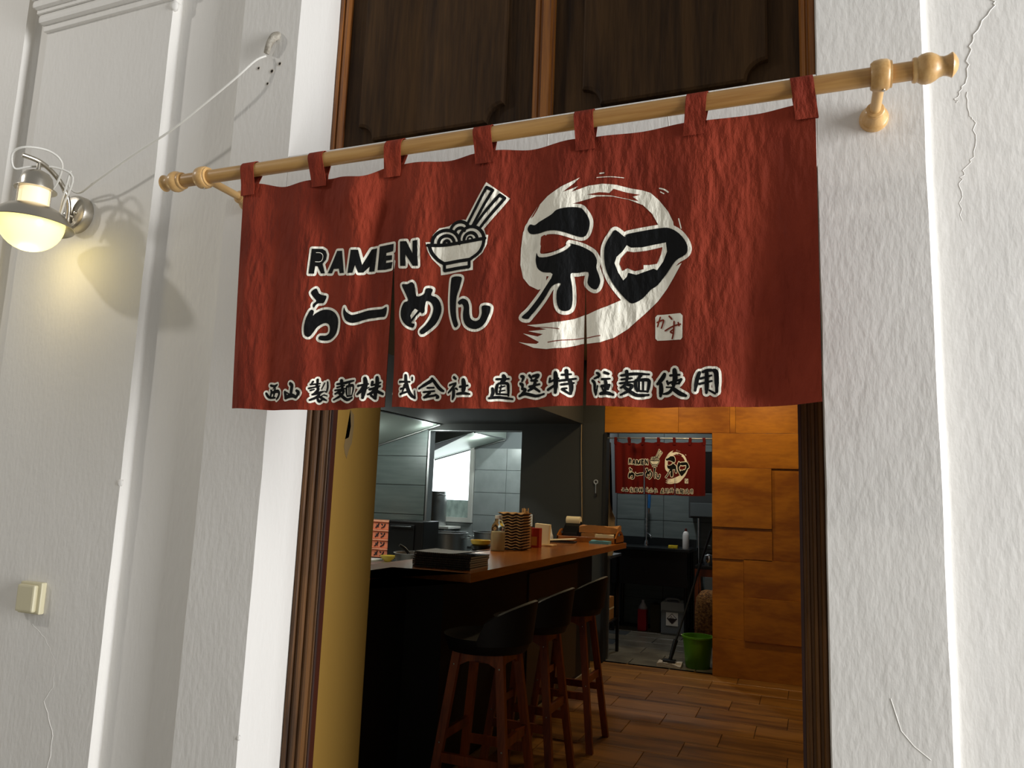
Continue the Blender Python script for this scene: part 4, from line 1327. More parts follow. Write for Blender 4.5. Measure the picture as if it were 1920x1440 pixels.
for a in (20, 140, 260):
    ax, ay = LX + 0.051 * math.cos(math.radians(a)), LY + 0.051 * math.sin(math.radians(a))
    tube('tie_rod', [(ax, ay, 2.262), (ax, ay, 2.325)], 0.0018, M_STEEL, lamp, 8)
sh_o = [(0.043, 0.052), (0.058, 0.050), (0.076, 0.041), (0.094, 0.026), (0.107, 0.010), (0.119, -0.008)]
sh_i = [(r - 0.0015, h - 0.002) for r, h in sh_o][::-1]
lathe('shade', sh_o + sh_i, (LX, LY, 2.218), M_STEEL, lamp, 'z', 56, cap=False)
gl = [(0.02, 0.020), (0.075, 0.016), (0.088, 0.008)] + [(0.0915 * math.cos(math.radians(a)), 0.094 * math.sin(math.radians(a))) for a in range(0, -91, -9)]
gl[-1] = (0.0, -0.094)
lathe('globe', gl, (LX, LY, 2.224), M_GLOBE, lamp, 'z', 56, cap=False, ang=60)
gd = bpy.data.lights.new('lamp_glow', 'POINT')
gd.energy = 0.7
gd.color = (1.0, 0.80, 0.42)
gd.shadow_soft_size = 0.05
go = bpy.data.objects.new('lamp_glow', gd)
COL.objects.link(go)
go.location = (LX, LY, 2.105)

# the loose supply cable, its loops round the lamp arm, the taped stub it comes out of
cpts = [(-1.497, -0.012, 2.722), (-1.52, -0.03, 2.70), (-1.575, -0.045, 2.645), (-1.68, -0.05, 2.578), (-1.803, -0.05, 2.511), (-1.947, -0.05, 2.453), (-2.10, -0.045, 2.388), (-2.19, -0.03, 2.365),
        (-2.222, -0.045, 2.385), (-2.18, -0.075, 2.415), (-2.165, -0.09, 2.395), (-2.19, -0.082, 2.33), (-2.205, -0.075, 2.265), (-2.185, -0.08, 2.31), (-2.155, -0.085, 2.39), (-2.19, -0.12, 2.412), (-2.245, -0.16, 2.405),
        (-2.275, -0.19, 2.39), (-2.262, -0.21, 2.43), (-2.22, -0.20, 2.448), (-2.185, -0.15, 2.452), (-2.17, -0.115, 2.425), (-2.20, -0.10, 2.375), (-2.225, -0.10, 2.345)]
tube('supply_cable', cpts, 0.0034, M_CABLE, None, 8, 5, label='thin white cable slung from the taped stub and looped round the lamp arm', cat='cable')
tube('cable_stub', [(-1.472, 0.004, 2.79), (-1.474, -0.012, 2.778), (-1.484, -0.017, 2.755), (-1.495, -0.014, 2.728)], [0.014, 0.0155, 0.015, 0.008], M_TAPE, None, 12, 3, label='dirty taped cable stub sticking out of the white wall above four plug holes', cat='cable end')
for i, (x, z, r, lb) in enumerate(((-1.531, 2.695, 0.006, 'small wall plug hole nearest the lamp, under the taped stub'), (-1.453, 2.695, 0.007, 'small wall plug hole close to the shutter reveal, under the taped stub'),
                                   (-1.48, 2.676, 0.0075, 'widest dark plug hole in the middle of the group under the taped stub'), (-1.492, 2.638, 0.0055, 'lowest small plug hole of the group under the taped stub'))):
    t = empty('wall_plug', (x, 0, z), lb, 'plug hole', 'plug holes under the taped cable stub')
    lathe('rim', [(r * 0.62, -0.001), (r, -0.001), (r, 0.002), (r * 0.62, 0.002)], (x, 0, z), M_PLUG, t, 'y', 14, cap=False)
    lathe('hole', [(0, -0.0004), (r * 0.66, -0.0004), (r * 0.66, 0.002)], (x, 0, z), M_HOLE, t, 'y', 14)
# aged plastic cover plate low on the lamp pilaster
sb = empty('switch_box', (-2.2, 0, 1.09), 'small square aged cream plastic cover on the lamp pilaster', 'switch cover')
box('back_box', -2.246, -2.154, -0.018, 0.0, 1.042, 1.135, M_SWITCH, sb, bevel=0.004)
box('cover', -2.240, -2.166, -0.032, -0.017, 1.048, 1.128, M_SWITCH, sb, bevel=0.006)

# ------------------------------------------------------------------ bar counter
bc = empty('bar_counter', (-1.72, 3.0, 0), 'long bar counter with honey brown wooden top and black base', 'bar counter')
prism('worktop', [(-1.45, 1.545), (-1.45, 4.68), (-2.0, 4.68), (-2.0, 0.75), (-1.86, 0.75), (-1.86, 1.545)], 'xy', 1.048, 1.09, M_COUNTER, bc)
prism('front_panel', [(-1.72, 1.82), (-1.72, 4.60), (-1.98, 4.60), (-1.98, 0.8), (-1.93, 0.8), (-1.93, 1.82)], 'xy', 0.0, 1.048, M_BLACKPANEL, bc)
box('end_panel', -1.719, -1.71, 3.05, 4.15, 0.10, 0.95, mat('grey_brown_board', (78, 66, 50), 0.6), bc, bevel=0.002)
box('skirting', -1.719, -1.706, 1.85, 4.60, 0.0, 0.075, M_BASEBOARD, bc, bevel=0.002)
# lower worktop on the kitchen side of the bar
kt = empty('prep_table', (-2.3, 3.2, 0), 'low steel preparation table behind the bar top', 'table')
box('table_top', -2.62, -2.02, 2.15, 4.6, 0.90, 0.94, M_STEEL_DULL, kt, bevel=0.003)
for x in (-2.58, -2.06):
    for y in (2.2, 4.55):
        tube('leg', [(x, y, 0.0), (x, y, 0.90)], 0.02, M_STEEL_DULL, kt, 10)


# ------------------------------------------------------------------ bar stools
def make_stool(label):
    t = empty('bar_stool', (0, 0, 0), label, 'stool', 'bar stools at the counter')
    zt = 0.765
    for sx in (-1, 1):
        for sy in (-1, 1):
            lg = beam('leg', (sx * 0.19, sy * 0.18, 0.0), (sx * 0.102, sy * 0.102, zt), 0.019, 0.014, M_STOOLWOOD, t)
            for zz in (0.36, 0.69):
                k = 1 - zz / zt
                x_, y_ = sx * (0.102 + 0.088 * k), sy * (0.102 + 0.078 * k)
                lathe('bolt', [(0.0, 0.0), (0.005, 0.0), (0.004, 0.002), (0, 0.003)], (x_ , y_ - 0.0145, zz), M_SCREW, lg, (Vector((1, 0, 0)), Vector((0, 0, 1)), Vector((0, -1, 0))), 8)

    def at(sx, sy, z):
        k = 1 - z / zt
        return Vector((sx * (0.102 + 0.088 * k), sy * (0.102 + 0.078 * k), z))
    for s in (-1, 1):
        a, b = at(s, -1, 0.385), at(s, 1, 0.385)
        bm = bmesh.new()
        add_box(bm, a.x - 0.010, a.x + 0.010, a.y, b.y, 0.365, 0.405)
        from_bm('stretcher', bm, M_STOOLWOOD, t)
        a, b = at(-1, s, 0.30), at(1, s, 0.30)
        bm = bmesh.new()
        add_box(bm, a.x, b.x, a.y - 0.010, a.y + 0.010, 0.28, 0.32)
        from_bm('stretcher', bm, M_STOOLWOOD, t)
        # arched rails below the seat
        a, b = at(s, -1, 0.71), at(s, 1, 0.71)
        prism('rail', [(a.y, 0.745), (a.y, 0.68), (a.y * 0.5, 0.705), (0, 0.712), (b.y * 0.5, 0.705), (b.y, 0.68), (b.y, 0.745)], 'yz', a.x - 0.009, a.x + 0.009, M_STOOLWOOD, t)
        prism('rail', [(-0.1, 0.745), (-0.1, 0.68), (-0.05, 0.705), (0, 0.712), (0.05, 0.705), (0.1, 0.68), (0.1, 0.745)], 'xz', s * 0.098 - 0.009, s * 0.098 + 0.009, M_STOOLWOOD, t)
    # black padded shell: seat and low wrap-round back (the back is on the room side, +X)
    bm = bmesh.new()
    vs = {}
    n, rings = 32, 7
    R = 0.205
    for side, zo in (('t', 0.0), ('b', -0.055)):
        for k in range(rings + 1):
            f = k / rings
            for i in range(n):
                a = 2 * PI * i / n
                r = R * f * (1.0 if side == 't' else 0.88)
                dish = 0.805 + zo - 0.016 * (1 - f * f) + (0.01 * (f > 0.9) if side == 't' else 0)
                vs[(side, k, i)] = bm.verts.new((r * math.cos(a), r * math.sin(a), dish)) if (k > 0 or i == 0) else vs[(side, 0, 0)]
    for side in 'tb':
        for k in range(rings):
            for i in range(n):
                j = (i + 1) % n
                q = [vs[(side, k, i)], vs[(side, k + 1, i)], vs[(side, k + 1, j)]] + ([vs[(side, k, j)]] if k else [])
                bm.faces.new(q)
    for i in range(n):
        j = (i + 1) % n
        bm.faces.new((vs[('t', rings, i)], vs[('b', rings, i)], vs[('b', rings, j)], vs[('t', rings, j)]))
    o = from_bm('seat', bm, M_SEAT, t)
    autosmooth(o, 60)
    bm = bmesh.new()
    A = []
    m_ = 20
    for i in range(m_ + 1):
        a = math.radians(-80 + 160 * i / m_)
        hgt = 0.17 * (math.cos(math.radians(-80 + 160 * i / m_) * 0.98) ** 0.6 if abs(i - m_ / 2) < m_ / 2 else 0.08) + 0.015
        col = []
        for (rr, zz) in ((0.186, 0.79), (0.205, 0.79), (0.226, 0.79 + hgt), (0.214, 0.795 + hgt)):
            col.append(bm.verts.new((rr * math.cos(a), rr * math.sin(a), zz)))
        A.append(col)
    for i in range(m_):
        for k in range(4):
            bm.faces.new((A[i][k], A[i][(k + 1) % 4], A[i + 1][(k + 1) % 4], A[i + 1][k]))
    bm.faces.new(A[0])
    bm.faces.new(A[-1][::-1])
    o = from_bm('backrest', bm, M_SEAT, t)
    autosmooth(o, 40)
    return t


stool = make_stool('black seated wooden bar stool closest to the door casing')
for i, (y, lb) in enumerate(((1.66, 'black seated wooden bar stool below the stack of menus, nearest the hall doorway'), (2.25, 'middle black seated wooden bar stool of three at the bar'),
                             (2.96, 'black seated wooden bar stool nearest the kitchen doorway'))):
    s_ = stool if i == 0 else copy_tree(stool)
    s_.location = (-1.40, y, 0)
    s_['label'] = lb

# ------------------------------------------------------------------ things on the bar top
ZC = 1.09
for i in range(7):
    dx, dy, rz = random.uniform(-0.006, 0.006), random.uniform(-0.008, 0.008), random.uniform(-0.03, 0.03)
    z0 = ZC + i * 0.0105
    nm = ('undermost', 'second', 'third', 'middle', 'fifth', 'sixth', 'topmost, slightly curled,')[i]
    t = empty('menu_book', (-1.655, 1.75, z0), '%s spiral bound menu of the stack on the bar top' % nm, 'menu', 'menus stacked on the bar top')
    cx, cy = -1.655 + dx, 1.77 + dy
    if i < 6:
        rotbox('pages', (cx, cy, z0 + 0.0042), (0.30, 0.22, 0.0078), (0, 0, rz), M_PAPER, t)
        rotbox('cover', (cx, cy, z0 + 0.0088), (0.305, 0.225, 0.0014), (0, 0, rz), M_COVER, t)
    else:
        bm = bmesh.new()
        n = 12
        rows = []
        for k in range(n + 1):
            u = k / n
            zz = z0 + 0.004 + 0.018 * max(0, u - 0.72) * 2.2 - 0.004 * math.sin(PI * min(1, u / 0.8))
            for d_ in (0.0, 0.004):
                rows.append([bm.verts.new((cx - 0.15 + 0.30 * u, cy + s * 0.11, zz + 0.004 + d_)) for s in (-1, 1)])
        for k in range(n):
            a0, b0, a1, b1 = rows[2 * k], rows[2 * k + 1], rows[2 * k + 2], rows[2 * k + 3]
            bm.faces.new((a0[0], a1[0], a1[1], a0[1]))
            bm.faces.new((b0[0], b0[1], b1[1], b1[0]))
            bm.faces.new((a0[0], b0[0], b1[0], a1[0]))
            bm.faces.new((a0[1], a1[1], b1[1], b0[1]))
        bm.faces.new((rows[0][0], rows[0][1], rows[1][1], rows[1][0]))
        bm.faces.new((rows[-2][0], rows[-1][0], rows[-1][1], rows[-2][1]))
        from_bm('cover', bm, M_COVER, t)
    rotbox('binding', (cx, cy - 0.1145, z0 + 0.005), (0.302, 0.006, 0.0088), (0, 0, rz if i < 6 else 0), M_COVER, t)
    # wire spiral along the near long edge
    sp = []
    nt_ = 26
    for k in range(nt_ * 8 + 1):
        a = 2 * PI * k / 8
        sp.append((cx - 0.145 + 0.29 * k / (nt_ * 8), cy - 0.116 + 0.0055 * math.cos(a), z0 + 0.0052 + 0.0041 * math.sin(a)))
    tube('spiral', sp, 0.0009, M_SPIRAL, t, 4)

# squeeze bottle of pale sauce in front of the wavy dishes
bt = empty('sauce_bottle', (-1.893, 2.93, ZC), 'clear plastic squeeze bottle half full of pale sauce', 'bottle')
lathe('bottle', [(0.0, 0.0), (0.043, 0.0), (0.047, 0.006), (0.047, 0.10), (0.044, 0.125), (0.046, 0.14), (0.040, 0.165), (0.026, 0.19), (0.022, 0.20), (0.022, 0.215)], (-1.893, 2.93, ZC), M_GLASS, bt, 'z', 32, cap=False)
lathe('sauce', [(0.0, 0.003), (0.042, 0.003), (0.0445, 0.008), (0.0445, 0.10), (0.042, 0.123), (0.0, 0.128)], (-1.893, 2.93, ZC), M_SAUCE, bt, 'z', 32)
lathe('cap', [(0.024, 0.205), (0.024, 0.225), (0.0, 0.228)], (-1.893, 2.93, ZC), mat('clear_cap', (220, 220, 216), 0.2), bt, 'z', 24)

# stack of wavy wooden dishes
NT = 13
for i in range(NT):
    z0 = ZC + i * 0.0185
    t = empty('wavy_dish', (-1.86, 3.14, z0), 'wavy edged brown dish, %s up from the bar top in the stack' % ('first', 'second', 'third', 'fourth', 'fifth', 'sixth', 'seventh', 'eighth', 'ninth', 'tenth', 'eleventh', 'twelfth', 'thirteenth')[i], 'dish', 'wavy dishes stacked on the bar top')
    n = 26
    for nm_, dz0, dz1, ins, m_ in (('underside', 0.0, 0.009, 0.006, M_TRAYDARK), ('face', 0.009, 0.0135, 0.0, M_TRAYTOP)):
        bm = bmesh.new()
        rows = []
        for k in range(n + 1):
            u = k / n
            w_ = 0.0042 * math.sin(2 * PI * u * 3.0 + 0.6)
            x_ = -1.955 + ins + (0.185 - 2 * ins) * u
            for d_ in (dz0, dz1):
                rows.append([bm.verts.new((x_, 3.14 + s * (0.075 - ins), z0 + 0.005 + w_ + d_)) for s in (-1, 1)])
        for k in range(n):
            a0, b0, a1, b1 = rows[2 * k], rows[2 * k + 1], rows[2 * k + 2], rows[2 * k + 3]
            bm.faces.new((a0[0], a1[0], a1[1], a0[1]))
            bm.faces.new((b0[0], b0[1], b1[1], b1[0]))
            bm.faces.new((a0[0], b0[0], b1[0], a1[0]))
            bm.faces.new((a0[1], a1[1], b1[1], b0[1]))
        bm.faces.new((rows[0][0], rows[0][1], rows[1][1], rows[1][0]))
        bm.faces.new((rows[-2][0], rows[-1][0], rows[-1][1], rows[-2][1]))
        from_bm(nm_, bm, m_, t)

# chopsticks in a box beside the dishes
cs = empty('chopstick_box', (-1.86, 3.36, ZC), 'tall box of pale wooden chopsticks behind the wavy dishes', 'chopsticks')
bm = bmesh.new()
for b_ in ((-1.90, -1.825, 3.29, 3.296, 0, 0.15), (-1.90, -1.825, 3.374, 3.38, 0, 0.15), (-1.90, -1.894, 3.29, 3.38, 0, 0.15), (-1.831, -1.825, 3.29, 3.38, 0, 0.15), (-1.90, -1.825, 3.29, 3.38, 0, 0.006)):
    add_box(bm, b_[0], b_[1], b_[2], b_[3], ZC + b_[4], ZC + b_[5])
from_bm('holder', bm, M_KRAFT, cs)
for i in range(14):
    x_, y_ = -1.882 + 0.04 * random.random(), 3.305 + 0.06 * random.random()
    tube('chopstick', [(x_, y_, ZC + 0.008), (x_ + random.uniform(-0.006, 0.006), y_, ZC + 0.245 + 0.03 * random.random())], 0.004, M_SPOON, cs, 6)
rc = empty('red_carton', (-1.835, 3.47, ZC), 'small red carton with gold print beside the chopsticks', 'carton')
box('carton', -1.88, -1.79, 3.44, 3.50, ZC, ZC + 0.135, M_RED, rc, bevel=0.002)
box('gold_band', -1.865, -1.805, 3.438, 3.4405, ZC + 0.015, ZC + 0.075, M_GOLD, rc)
nb = empty('napkin_holder', (-1.85, 3.70, ZC), 'cream paper napkin pack on a small wooden stand', 'napkins')
box('stand', -1.93, -1.76, 3.64, 3.76, ZC, ZC + 0.012, M_SPOON, nb, bevel=0.003)
rotbox('napkins', (-1.855, 3.70, ZC + 0.085), (0.11, 0.06, 0.145), (0.0, 0.06, 0.1), M_PAPER, nb, bevel=0.004)
pd = empty('paper_pad', (-1.88, 4.22, ZC), 'open paper pad lying in front of the black printer', 'notepad')
rotbox('backing', (-1.88, 4.22, ZC + 0.006), (0.24, 0.17, 0.012), (0, 0, 0.12), M_COVER, pd)
rotbox('sheet', (-1.88, 4.22, ZC + 0.022), (0.23, 0.16, 0.006), (0.0, -0.08, 0.12), M_PAPER, pd)
# wooden serving tray at the end of the bar, with bag, papers and cloth
tr = empty('serving_tray', (-1.70, 4.53, ZC), 'wooden serving tray with cut-out handles at the far end of the bar top', 'tray')
box('bottom', -1.97, -1.47, 4.40, 4.66, ZC, ZC + 0.008, M_COUNTER, tr)
box('side', -1.97, -1.47, 4.395, 4.407, ZC, ZC + 0.045, M_COUNTER, tr, bevel=0.002)
box('side', -1.97, -1.47, 4.655, 4.667, ZC, ZC + 0.045, M_COUNTER, tr, bevel=0.002)
for x in (-1.97, -1.482):
    bm = bmesh.new()
    outer = [(4.395, ZC), (4.667, ZC), (4.667, ZC + 0.045), (4.61, ZC + 0.085), (4.56, ZC + 0.098), (4.50, ZC + 0.098), (4.45, ZC + 0.085), (4.395, ZC + 0.045)]
    hole = [(4.485, ZC + 0.058), (4.575, ZC + 0.058), (4.582, ZC + 0.07), (4.575, ZC + 0.080), (4.485, ZC + 0.080), (4.478, ZC + 0.07)]
    V2 = [Vector((a, b, 0)) for a, b in outer] + [Vector((a, b, 0)) for a, b in hole]
    tri_ = tessellate_polygon([V2[:len(outer)], V2[len(outer):]])
    F_ = [bm.verts.new((x, v.x, v.y)) for v in V2]
    B_ = [bm.verts.new((x + 0.012, v.x, v.y)) for v in V2]
    for a, b, c in tri_:
        bm.faces.new((F_[a], F_[b], F_[c]))
        bm.faces.new((B_[c], B_[b], B_[a]))
    for off, L in ((0, len(outer)), (len(outer), len(hole))):
        for i in range(L):
            a, b = off + i, off + (i + 1) % L
            bm.faces.new((F_[a], F_[b], B_[b], B_[a]))
    from_bm('handle_end', bm, M_COUNTER, tr)


def crumpled(name, cx, cy, z, sx, sy, h, m, label, cat, seed, th=0.004, bend=0.02, parent=None, group=None):
    random.seed(seed)
    n = 8
    bm = bmesh.new()
    G = {}
    for s in (0, 1):
        for i in range(n + 1):
            for j in range(n + 1):
                u, v = i / n - 0.5, j / n - 0.5
                b = bend * (math.sin(5 * u + seed) * math.cos(4 * v + seed)) * 0.5 + random.uniform(-0.15, 0.15) * bend
                G[(s, i, j)] = (cx + u * sx, cy + v * sy, z + (h + b if s else 0.0 + max(0, b) * 0.2))
    V_ = {k: bm.verts.new(c) for k, c in G.items()}
    for i in range(n):
        for j in range(n):
            bm.faces.new((V_[(1, i, j)], V_[(1, i + 1, j)], V_[(1, i + 1, j + 1)], V_[(1, i, j + 1)]))
            bm.faces.new((V_[(0, i, j)], V_[(0, i, j + 1)], V_[(0, i + 1, j + 1)], V_[(0, i + 1, j)]))
    for i in range(n):
        for (a, b) in (((i, 0), (i + 1, 0)), ((i + 1, n), (i, n)), ((0, i + 1), (0, i)), ((n, i), (n, i + 1))):
            bm.faces.new((V_[(1, *b)], V_[(1, *a)], V_[(0, *a)], V_[(0, *b)]))
    o = from_bm(name, bm, m, parent)
    if label:
        tag(o, label, cat, group)
    return o


crumpled('paper_bag', -1.645, 4.56, ZC + 0.075, 0.32, 0.15, 0.055, M_KRAFT, 'folded brown paper bag lying across the serving tray', 'paper bag', 2, bend=0.02)
crumpled('paper_bundle', -1.65, 4.54, ZC + 0.009, 0.26, 0.16, 0.062, M_KRAFT, 'bundle of brown papers under the folded paper bag', 'paper', 9, bend=0.01)
crumpled('paper_stack', -1.575, 4.435, ZC + 0.009, 0.15, 0.045, 0.06, M_PAPER, 'small cream paper stack in the serving tray', 'paper', 5, bend=0.006)
crumpled('blue_cloth', -1.585, 4.34, ZC, 0.16, 0.09, 0.022, M_BLUE, 'folded blue cloth in front of the serving tray', 'cloth', 4, bend=0.01)
pr = empty('receipt_printer', (-1.92, 4.62, ZC), 'black receipt printer with white paper roll at the far bar end', 'printer')
bm = bmesh.new()
pts_ = [(4.49, ZC + 0.009), (4.645, ZC + 0.009), (4.645, ZC + 0.15), (4.60, ZC + 0.16), (4.54, ZC + 0.12), (4.49, ZC + 0.07)]
prism('body', pts_, 'yz', -1.95, -1.825, M_BLACK, pr)
lathe('paper_roll', [(0.0, -0.06), (0.035, -0.06), (0.035, 0.06), (0.0, 0.06)], (-1.888, 4.60, ZC + 0.165), M_PAPER, pr, 'x', 24)
tube('power_lead', [(-1.828, 4.60, ZC + 0.05), (-1.822, 4.63, ZC + 0.06), (-1.83, 4.66, ZC + 0.09), (-1.84, 4.675, ZC + 0.03)], 0.004, M_BLACK, pr, 6, 4)
sm = empty('small_bottle', (-2.06, 4.5, 0.94), 'little white nozzle bottle beside the black printer', 'bottle')
lathe('bottle', [(0.0, 0.0), (0.022, 0.0), (0.024, 0.005), (0.024, 0.18), (0.016, 0.20), (0.012, 0.22)], (-2.06, 4.5, 0.94), M_WHITE, sm, 'z', 20)
lathe('nozzle', [(0.012, 0.0), (0.004, 0.045), (0.0, 0.046)], (-2.06, 4.5, 1.16), M_WHITE, sm, 'z', 16)
# pan with ladle and stacked bowls on the preparation table
tb = empty('steel_pan', (-2.17, 2.36, 0.94), 'steel food pan with a black handled ladle behind the menus', 'pan')
lathe('pan', [(0.0, 0.0), (0.11, 0.0), (0.13, 0.15), (0.138, 0.152), (0.128, 0.152), (0.105, 0.006), (0.0, 0.006)], (-2.17, 2.36, 0.94), M_STEEL_DULL, tb, 'z', 32, cap=False)
tube('ladle_handle', [(-2.18, 2.38, 0.99), (-2.22, 2.33, 1.10), (-2.25, 2.29, 1.135)], 0.009, M_BLACK, tb, 8, 4)
for i in range(5):
    z0 = 0.94 + i * 0.036
    lathe('black_bowl', [(0.0, 0.0), (0.035, 0.0), (0.038, 0.012), (0.062, 0.03), (0.07, 0.055), (0.066, 0.055), (0.055, 0.03), (0.0, 0.014)], (-2.10, 3.13, z0), M_BLACKMET if i < 4 else M_YELLOWBOWL,
          None, 'z', 28, cap=False, label=('%s bowl of the stack behind the sauce bottle' % ('lowest black', 'second black', 'third black', 'fourth black', 'topmost pale rimmed')[i]), cat='bowl', group='bowls stacked behind the bar top')

# ------------------------------------------------------------------ kitchen, left part
wt_ = empty('work_table', (-4.1, 4.75, 0), 'steel work table below the grey-green tiles', 'table')
box('table_top', -4.9, -3.30, 4.30, 5.18, 0.75, 0.79, M_STEEL_DULL, wt_, bevel=0.003)
for x in (-4.85, -3.35):
    for y in (4.35, 5.12):
        tube('leg', [(x, y, 0.0), (x, y, 0.75)], 0.02, M_STEEL_DULL, wt_, 10)
for i in range(4):
    z0 = 0.80 + i * 0.0885
    nm = ('lowest', 'second', 'third', 'topmost')[i]
    t = empty('noodle_box', (-3.96, 4.98, z0), '%s orange noodle box with dark lettering beside the black oven' % nm, 'box', 'orange noodle boxes')
    box('crate', -4.16, -3.85, 4.88, 5.12, z0, z0 + 0.074, M_ORANGE, t, bevel=0.006)
    box('lid', -4.172, -3.832, 4.864, 5.13, z0 + 0.074, z0 + 0.087, mat('orange_lid', (240, 158, 122), 0.45), t, bevel=0.004)
    # the two katakana marks on the front
    def ink(pts, r=0.006):
        tube('lettering', [(-3.95 + a, 4.8765, z0 + 0.038 + b) for a, b in pts], r, M_INK, t, 6, 3)
    ink([(-0.010, 0.022), (-0.02, 0.0), (-0.045, -0.02)])
    ink([(-0.035, 0.008), (-0.012, -0.012)])
    ink([(0.018, 0.018), (0.032, 0.008)])
    ink([(0.06, 0.02), (0.05, -0.006), (0.02, -0.022)])
tag(lathe('yellow_bowl', [(0.0, 0.0), (0.03, 0.0), (0.034, 0.008), (0.062, 0.03), (0.075, 0.055), (0.07, 0.055), (0.0, 0.012)], (-3.71, 4.66, 0.79), M_YELLOWBOWL, None, 'z', 28, cap=False), 'small yellow bowl on the steel work table', 'bowl')
wtry = empty('white_tray', (-3.98, 4.55, 0.79), 'flat white tray in front of the orange noodle boxes', 'tray')
box('tray', -4.2, -3.80, 4.42, 4.74, 0.79, 0.805, M_WHITE, wtry, bevel=0.004)
ov = empty('black_oven', (-3.63, 5.0, 0.79), 'black countertop oven beside the orange noodle boxes', 'oven')
box('body', -3.83, -3.45, 4.84, 5.17, 0.79, 1.165, M_BLACKMET, ov, bevel=0.01)
box('door', -3.81, -3.54, 4.828, 4.842, 0.82, 1.13, M_BLACK, ov, bevel=0.004)
tube('handle', [(-3.79, 4.81, 1.11), (-3.56, 4.81, 1.11)], 0.008, M_BLACKMET, ov, 8)


def hood(name, xr, zr, xl, zl, y0, y1, label, lamps):
    t = empty(name, ((xr + xl) / 2, y0, zl), label, 'range hood', 'steel range hoods')
    prism('canopy', [(xr, zr), (xl, zl), (xl, 2.74), (xr, 2.74)], 'xz', y0, y1, mat('hood_steel', (176, 186, 178), 0.42, 0.35), t)
    L = math.hypot(xr - xl, zr - zl)
    tube('drip_edge', [(xr, y1 - 0.012, zr - 0.012), (xl, y1 - 0.012, zl - 0.012)], 0.010, M_STEEL_DULL, t, 8)
    tube('drip_edge', [(xr, y0, zr - 0.006), (xr, y1, zr - 0.006)], 0.009, M_STEEL_DULL, t, 8)
    f = 0.45
    bm = bmesh.new()
    x_a, z_a = xr + (xl - xr) * 0.35, zr + (zl - zr) * 0.35
    a = [(xr - 0.10, y0 + 0.02, zr - 0.10 * (zr - zl) / (xr - xl) - 0.004), (xl + 0.03, y0 + 0.02, zl + 0.03 * (zr - zl) / (xr - xl) - 0.004), (xl + 0.03, y0 + 0.55, zl + 0.03 * (zr - zl) / (xr - xl) - 0.004)]
    lo = [bm.verts.new((p[0], p[1], p[2])) for p in a]
    hi = [bm.verts.new((p[0], p[1], p[2] + 0.003)) for p in a]
    bm.faces.new(lo)
    bm.faces.new(hi)
    for i in range(3):
        bm.faces.new((lo[i], lo[(i + 1) % 3], hi[(i + 1) % 3], hi[i]))
    from_bm('filter', bm, M_GROUT, t)  # dark sheet standing in for the shade inside the hood, not a separate part
    for yy, pw, dx_ in lamps:
        lx, lz = xr - dx_, zr - dx_ * (zr - zl) / (xr - xl)
        lathe('hood_lamp_or_fill', [(0.0, -0.012), (0.03, -0.012), (0.034, -0.004), (0.034, 0.004)], (lx, yy, lz), M_HOODLAMP, t, 'z', 20)
        d = bpy.data.lights.new('hood_glow_or_fill', 'POINT')
        d.energy = pw
        d.color = (0.9, 1.0, 0.95)
        d.shadow_soft_size = 0.03
        o = bpy.data.objects.new('hood_glow_or_fill', d)
        COL.objects.link(o)
        o.location = (lx, yy, lz - 0.09)
    return t


hood('range_hood', -3.50, 2.14, -4.30, 1.895, 4.0, 5.195, 'slanted steel range hood above the grey-green tiles', ((5.06, 2.0, 0.06), (4.35, 12.0, 0.55)))  # the nearer, stronger lamp is unseen fill added to brighten tiles and underside
hood('range_hood', -3.62, 2.155, -4.62, 1.88, 6.3, 7.28, 'slanted steel range hood in front of the bright window', ((6.65, 6.0, 0.06),))
# ------------------------------------------------------------------ kitchen, through the pass-through
sv = empty('stove', (-3.4, 5.85, 0), 'low steel stove under the stock pots', 'stove')
box('body', -4.2, -2.7, 5.45, 6.25, 0.06, 0.74, M_STEEL_DULL, sv, bevel=0.006)
for x in (-4.1, -2.8):
    for y in (5.55, 6.15):
        tube('foot', [(x, y, 0.0), (x, y, 0.07)], 0.025, M_BLACKMET, sv, 10)


def pot(name, x, y, z, r, h, label, lid=None):
    t = empty(name, (x, y, z), label, 'pot')
    lathe('pot', [(0.0, 0.0), (r, 0.0), (r, h), (r + 0.012, h + 0.003), (r + 0.012, h + 0.012), (r - 0.004, h + 0.012), (r - 0.004, 0.006), (0.0, 0.006)], (x, y, z), M_STEEL_DULL, t, 'z', 40, cap=False)
    for s in (-1, 1):
        tube('handle', [(x + s * r, y - 0.05, z + h * 0.82), (x + s * (r + 0.05), y - 0.05, z + h * 0.86), (x + s * (r + 0.05), y + 0.05, z + h * 0.86), (x + s * r, y + 0.05, z + h * 0.82)], 0.007, M_STEEL_DULL, t, 8, 4)
    return t


